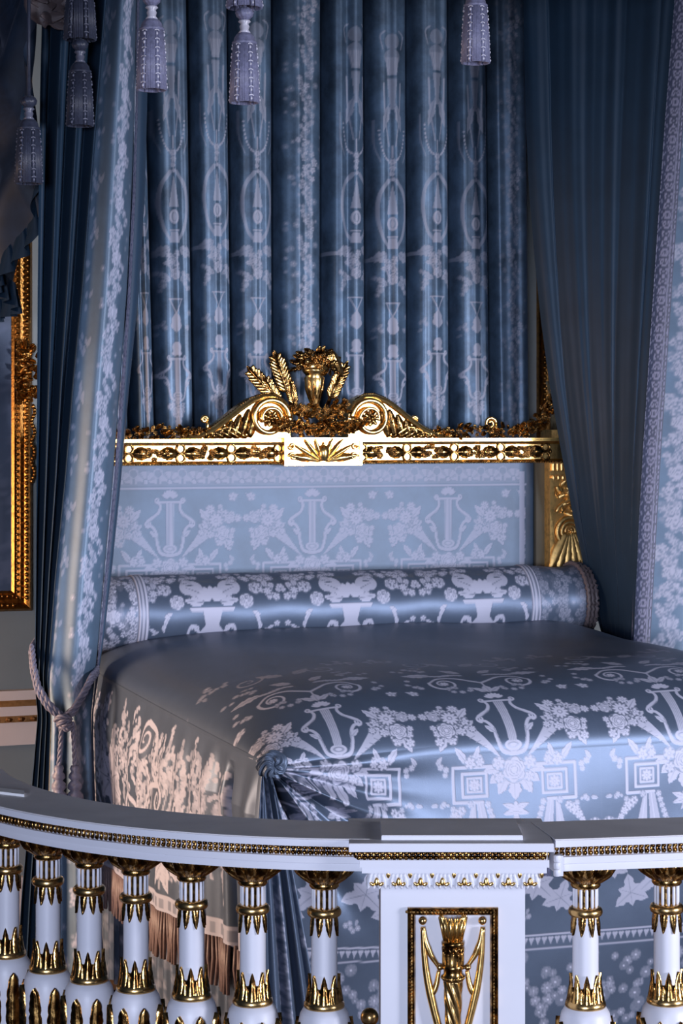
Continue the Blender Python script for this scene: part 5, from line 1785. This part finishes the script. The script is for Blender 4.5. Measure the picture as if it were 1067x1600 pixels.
rail_sections(gate_path, np.linspace(0.0, 0.62, 4), GATE, 0.0105)
b = MB()
b.sweep([(-0.17, 0.12), (0.0, 0.12), (0.0, 0.16), (-0.17, 0.16)], lambda t, o, z: np.stack([gate_path(t)[0][0] + gate_path(t)[1][0] * o, gate_path(t)[0][1] + gate_path(t)[1][1] * o, z], -1), np.linspace(0, 0.62, 3))
for t_ in (0.03, 0.58):
    p, n = gate_path(t_)
    q = p - n * 0.085
    b.lathe([(0, 0.0), (0.03, 0), (0.04, 0.03), (0.03, 0.12), (0, 0.12)], (q[0], q[1], 0), 16)
b.build('plinth', WHITE, GATE, smooth=False)
for px in (914.6, 1041.5, 1170):
    k = (px - 533.5) / F_PX
    # intersection with the gate's centre line
    p0, n = gate_path(0); p0 = p0 - n * 0.085
    d = np.array([math.cos(GA), math.sin(GA)])
    t_ = (k * p0[1] - p0[0]) / (d[0] - k * d[1])
    q = p0 + d * t_
    copy_tree(first, (q[0] - GATE['_o'][0], q[1] - GATE['_o'][1], 0.0), GATE)
b = MB()
for k in range(3):
    b.lathe([(0, 0), (0.0055, 0), (0.0065, 0.002), (0.0065, 0.010), (0.0055, 0.012), (0, 0.012)], (GX + 0.001, GY - 0.012, RT - 0.060 + 0.0125 * k), 14)
b.box(GX + 0.004, GX + 0.012, GY - 0.014, GY + 0.02, RT - 0.060, RT - 0.024)
b.build('hinge', WHITE, GATE, sharp=40)

# square pier between the two
PIER = empty('balustrade_pier', (0.197, 3.86, 0.0), 'square white pier with a gilded quiver and bow in a framed panel', 'pier')
FX0, FX1 = 0.0700, 0.3275
PYF = 3.77
b = MB()
b.box(FX0, FX1, PYF, PYF + 0.17, 0.14, RT - 0.05)
b.box(FX0 - 0.03, FX1 + 0.03, PYF - 0.03, PYF + 0.20, 0.0, 0.14)
pm = b.build('pier_shaft', WHITE, PIER, smooth=False)
b = MB()
CX0, CX1, CYF, CYB = 0.0130, 0.3745, 3.725, 3.962
b.box(CX0, CX1, CYF, CYB, RT - 0.0135, RT)
b.box(CX0 + 0.014, CX1 - 0.010, CYF + 0.014, CYB - 0.01, RT - 0.030, RT - 0.0135)
b.box(CX0 + 0.019, CX1 - 0.007, CYF + 0.010, CYB - 0.01, RT - 0.043, RT - 0.030)
b.box(CX0 + 0.023, CX1 - 0.011, CYF + 0.014, CYB - 0.014, RT - 0.054, RT - 0.043)
b.box(CX0 + 0.038, CX1 - 0.026, CYF + 0.028, CYB - 0.03, RT - 0.078, RT - 0.054)
crown = b.build('crown', WHITE, PIER, smooth=False)
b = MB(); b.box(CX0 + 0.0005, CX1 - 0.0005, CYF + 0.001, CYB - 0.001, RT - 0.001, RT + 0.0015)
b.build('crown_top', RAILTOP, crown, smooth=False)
P0 = (596 - 533.5) / F_PX * 3.755
P1 = (817 - 533.5) / F_PX * 3.755
b = MB(); b.box(P0, P1, 3.757, 3.905, RT + 0.0015, RT + 0.0085)
cpl = b.build('cap_plate', WHITE, crown, smooth=False)
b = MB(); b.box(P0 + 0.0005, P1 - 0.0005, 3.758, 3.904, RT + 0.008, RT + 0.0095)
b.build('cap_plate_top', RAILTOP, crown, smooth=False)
b = MB()
st = 0.0105
for i in range(int((CX1 - CX0 - 0.02) / st)):
    x_ = CX0 + 0.012 + (i + 0.5) * st
    b.ell((x_, CYF + 0.012, RT - 0.0175), (st * 0.45, 0.007, 0.0045), 6, 5)
    b.ell((x_, CYF + 0.012, RT - 0.0258), (st * 0.45, 0.006, 0.0045), 6, 5)
    b.ell((x_ + st / 2, CYF + 0.010, RT - 0.0215), (st * 0.22, 0.004, 0.008), 6, 5)
for i in range(20):
    for x_ in (CX0 + 0.013, CX1 - 0.011):
        b.ell((x_, CYF + 0.02 + i * st, RT - 0.0215), (0.006, st * 0.45, 0.008), 6, 5)
b.build('gilt_leaf_moulding', GOLDM, crown)
# white acanthus cornice with gilded darts
b, g = MB(), MB()
ZA = RT - 0.054
na = 8
for i in range(na):
    x_ = CX0 + 0.030 + (CX1 - CX0 - 0.05) * (i + 0.5) / na
    for dx, dd in ((-0.013, -0.22), (-0.0045, -0.06), (0.0045, 0.06), (0.013, 0.22)):
        b.leaf((x_ + dx * 0.7, CYF + 0.030, ZA - 0.001), (dd, 0.25, -1), (0, -1, 0.15), 0.028, 0.0135, curl=0.38, rel=0.60, lobes=3, n=10, m=5, thick=0.006)
    g.leaf((x_, CYF + 0.024, ZA - 0.024), (0, 0.05, 1), (0, -1, 0), 0.014, 0.010, curl=0.0, lobes=2, n=7, m=5)
    for s_ in (1, -1):
        g.leaf((x_ + s_ * 0.004, CYF + 0.024, ZA - 0.024), (s_ * 0.9, 0, 0.5), (0, -1, 0), 0.010, 0.006, curl=0.0, lobes=2, n=7, m=5)
    g.leaf((x_ + 0.0205, CYF + 0.026, ZA - 0.001), (0, 0.1, -1), (0, -1, 0), 0.011, 0.007, curl=0.0, lobes=1, n=6, m=5)
b.build('acanthus_cornice', WHITE, crown)
g.build('gilt_dart', GOLD, crown)
# moulded gilt frame of the panel
pxz = lambda px, py, Y=PYF: ((px - 533.5) / F_PX * Y, CAM_H - (py - HOR) / F_PX * Y)
ax, az = pxz(636.5, 1417)
bx, _ = pxz(777.8, 1417)
b = MB()
zlow = 0.30
wd = 0.0145
prof = [(0, 0), (0, 0.008), (0.002, 0.010), (0.005, 0.006), (0.0095, 0.006), (0.012, 0.009), (wd, 0.003), (wd, 0)]
for (x0, z0, x1, z1) in ((ax, zlow, bx, zlow), (bx, zlow, bx, az), (bx, az, ax, az), (ax, az, ax, zlow)):
    d = np.array([x1 - x0, z1 - z0]); L_ = np.hypot(*d); d /= L_
    inn = np.array([-d[1], d[0]])
    b.grid(np.array([[(p_[0] + inn[0] * o + d[0] * o * e, PYF - h, p_[1] + inn[1] * o + d[1] * o * e) for o, h in prof] for p_, e in (((x0, z0), 1), ((x1, z1), -1))]))
    for i in range(int(L_ / 0.0062)):
        q = np.array([x0, z0]) + d * (0.007 + i * 0.0062) + inn * 0.0075
        b.ell((q[0], PYF - 0.007, q[1]), (0.0030 + 0.001 * abs(d[0]), 0.003, 0.0030 + 0.001 * abs(d[1])), 6, 4)
b.build('panel_frame', GOLDM, PIER, sharp=40)
# quiver of arrows
qx = pxz(707, 1500)[0]
zq = lambda py: pxz(700, py)[1]
QY = PYF - 0.012
b = MB()
zt0, zt1 = zq(1505), zq(1472)
qz = np.linspace(0.30, zq(1528), 160)
b.lathe([(0, 0.30)] + [(float(np.interp(z_, [0.30, zq(1600), zq(1545), zq(1528)], [0.004, 0.0125, 0.0150, 0.0160])), z_) for z_ in qz] + [(0, zq(1528))], (qx, QY, 0), 84, rmod=lambda ph, z: 1 + 0.11 * np.cos(ph * 7 + z * 170))
body = b.build('quiver', BRONZE, PIER)
b = MB()
b.lathe([(0, zq(1529)), (0.0185, zq(1529)), (0.0195, zq(1526)), (0.0185, zq(1521)), (0.0165, zq(1519)), (0.0165, zq(1512)), (0.019, zq(1509)), (0.0185, zq(1506)), (0.017, zq(1504)), (0.0175, zq(1476)), (0.0205, zq(1473)), (0.0205, zq(1469)), (0.017, zq(1466)), (0, zq(1466))], (qx, QY, 0), 40)
for k in range(20):
    a = 2 * PI * k / 20
    b.ell((qx + 0.019 * math.cos(a), QY + 0.019 * math.sin(a), zq(1524)), 0.003, 6, 5)
for k in range(12):
    a = 2 * PI * k / 12
    t = np.linspace(0, PI, 9)
    b.tube([(qx + 0.0185 * math.cos(a + 0.26 * (1 - math.cos(w_)) - 0.26), QY + 0.0185 * math.sin(a + 0.26 * (1 - math.cos(w_)) - 0.26), zq(1484) + 0.008 * math.sin(w_)) for w_ in t], 0.0017, 5)
    b.tube([(qx + 0.0175 * math.cos(a), QY + 0.0175 * math.sin(a), zq(1484 + 3 * q)) for q in range(8)], 0.0019, 5)
b.build('quiver_mouth', GOLDM, body)
b = MB()
for k in range(13):
    a = 2 * PI * k / 13 + 0.1
    r0, r1 = 0.0115, 0.0215
    for s_ in (1, -1):
        b.leaf((qx + r0 * math.cos(a), QY + r0 * math.sin(a), zq(1468)), (0.24 * math.cos(a) + s_ * 0.05 * -math.sin(a), 0.24 * math.sin(a) + s_ * 0.05 * math.cos(a), 1), (math.cos(a), math.sin(a), 0), 0.047, 0.0095, curl=0.03, rel=0.5, lobes=7, n=16, m=5, thick=0.003)
    b.tube([(qx + (r0 + 0.004) * math.cos(a), QY + (r0 + 0.004) * math.sin(a), zq(1468)), (qx + (r1 + 0.003) * math.cos(a), QY + (r1 + 0.003) * math.sin(a), zq(1431))], 0.0022, 6)
b.build('arrow_feathers', GOLD, body)
# two-armed bow hung from round studs
for s_, studx, midx in ((-1, 660, 686.5), (1, 753, 730)):
    b = MB()
    X = lambda px: pxz(px, 1500)[0]
    mir = (lambda px: px) if s_ < 0 else (lambda px: 707 + (707 - px))
    c1 = [(mir(661), 1447), (mir(664), 1470), (mir(672), 1490), (mir(684), 1508)]
    c2 = [(mir(660), 1447), (mir(662), 1490), (mir(667), 1530), (mir(676), 1570), (mir(686), 1610), (mir(697), 1650)]
    c3 = [(mir(685), 1515), (mir(682), 1535), (mir(676), 1552), (mir(671), 1545)]
    for cpts, w_ in ((c1, [0.0035, 0.006, 0.0035]), (c2, [0.004, 0.0075, 0.006]), (c3, [0.0035, 0.0055, 0.003])):
        pp = np.array([(X(px), PYF - 0.008, zq(py)) for px, py in cpts])
        t = np.linspace(0, 1, len(pp)); tt = np.linspace(0, 1, 30)
        pp = np.stack([np.interp(tt, t, pp[:, i]) for i in range(3)], -1)
        for _ in range(8):
            pp[1:-1] = 0.25 * pp[:-2] + 0.5 * pp[1:-1] + 0.25 * pp[2:]
        b.tube(pp, w_, 10)
    bow = b.build('bow_limb', GOLD, PIER)
    b = MB()
    b.ell((X(studx), PYF - 0.008, zq(1437)), 0.0075, 16, 10)
    b.ell((X(midx), PYF - 0.010, zq(1509)), 0.0060, 14, 9)
    b.tube([(X(midx), PYF - 0.006, zq(1509)), (qx + s_ * 0.016, PYF - 0.006, zq(1511))], 0.0035, 8)
    b.build('stud', BRONZE, bow)

# ================================================================== SMALL THINGS
b = MB()                                                            # brass ball finial on a low post behind the rail
X_, Y_ = (577.5 - 533.5) / F_PX * 4.15, 4.15
zb = CAM_H - (1589 - HOR) / F_PX * 4.15
FIN = empty('finial_post', (X_, Y_, 0.0), 'brass ball on a low post standing behind the balustrade, left of the pier', 'post')
b.ell((X_, Y_, zb), 0.018, 24, 16)
b.build('ball', BRONZE, FIN)
b = MB(); b.lathe([(0, 0), (0.04, 0), (0.04, 0.01), (0.009, 0.02), (0.009, zb - 0.02), (0.013, zb - 0.017), (0.010, zb - 0.012), (0, zb - 0.012)], (X_, Y_, 0), 18)
b.build('post', BRONZE, FIN, sharp=40)
# little tassel on a cord by the hinge
TX, TY = (854 - 533.5) / F_PX * 3.985, 3.985
b = MB(); b.tube([(TX - 0.005, 3.955, RT - 0.035), (TX, TY, RT - 0.05), (TX, TY, RT - 0.083)], 0.0015, 6)
LT = empty('small_tassel', (TX, TY, RT - 0.12), 'tiny pale blue tassel hanging behind the pier beside the gate hinge', 'tassel')
b.build('cord', TASS, LT)
b = MB()
ztop = RT - 0.083
b.ell((TX, TY, ztop), 0.004, 8, 6)
for k in range(12):
    a = 2 * PI * k / 12
    b.tube([(TX + 0.003 * math.cos(a), TY + 0.003 * math.sin(a), ztop), (TX + 0.006 * math.cos(a), TY + 0.006 * math.sin(a), ztop - 0.015), (TX + 0.0075 * math.cos(a), TY + 0.0075 * math.sin(a), ztop - 0.028)], 0.0015, 5)
b.build('skirt', TASS, LT)
# white card lying on the back edge of the rail
b = MB()
V = []
for zz in (RT + 0.002, RT + 0.007):
    for (px, py) in ((-40, 1233), (38, 1242), (38, 1236), (-40, 1227)):
        Yc = (CAM_H - RT - 0.006) * F_PX / (py - HOR)
        V.append(((px - 533.5) / F_PX * Yc, Yc, zz))
b.add(V, [(0, 3, 2, 1), (4, 5, 6, 7), (0, 1, 5, 4), (1, 2, 6, 5), (2, 3, 7, 6), (3, 0, 4, 7)])
tag(b.build('card', mat_paint('white_card', (0.85, 0.85, 0.86), 0.6, 0.02), smooth=False), 'small white card lying on the back edge of the curved rail', 'card')

for o in bpy.data.objects:
    if '_o' in o:
        del o['_o']
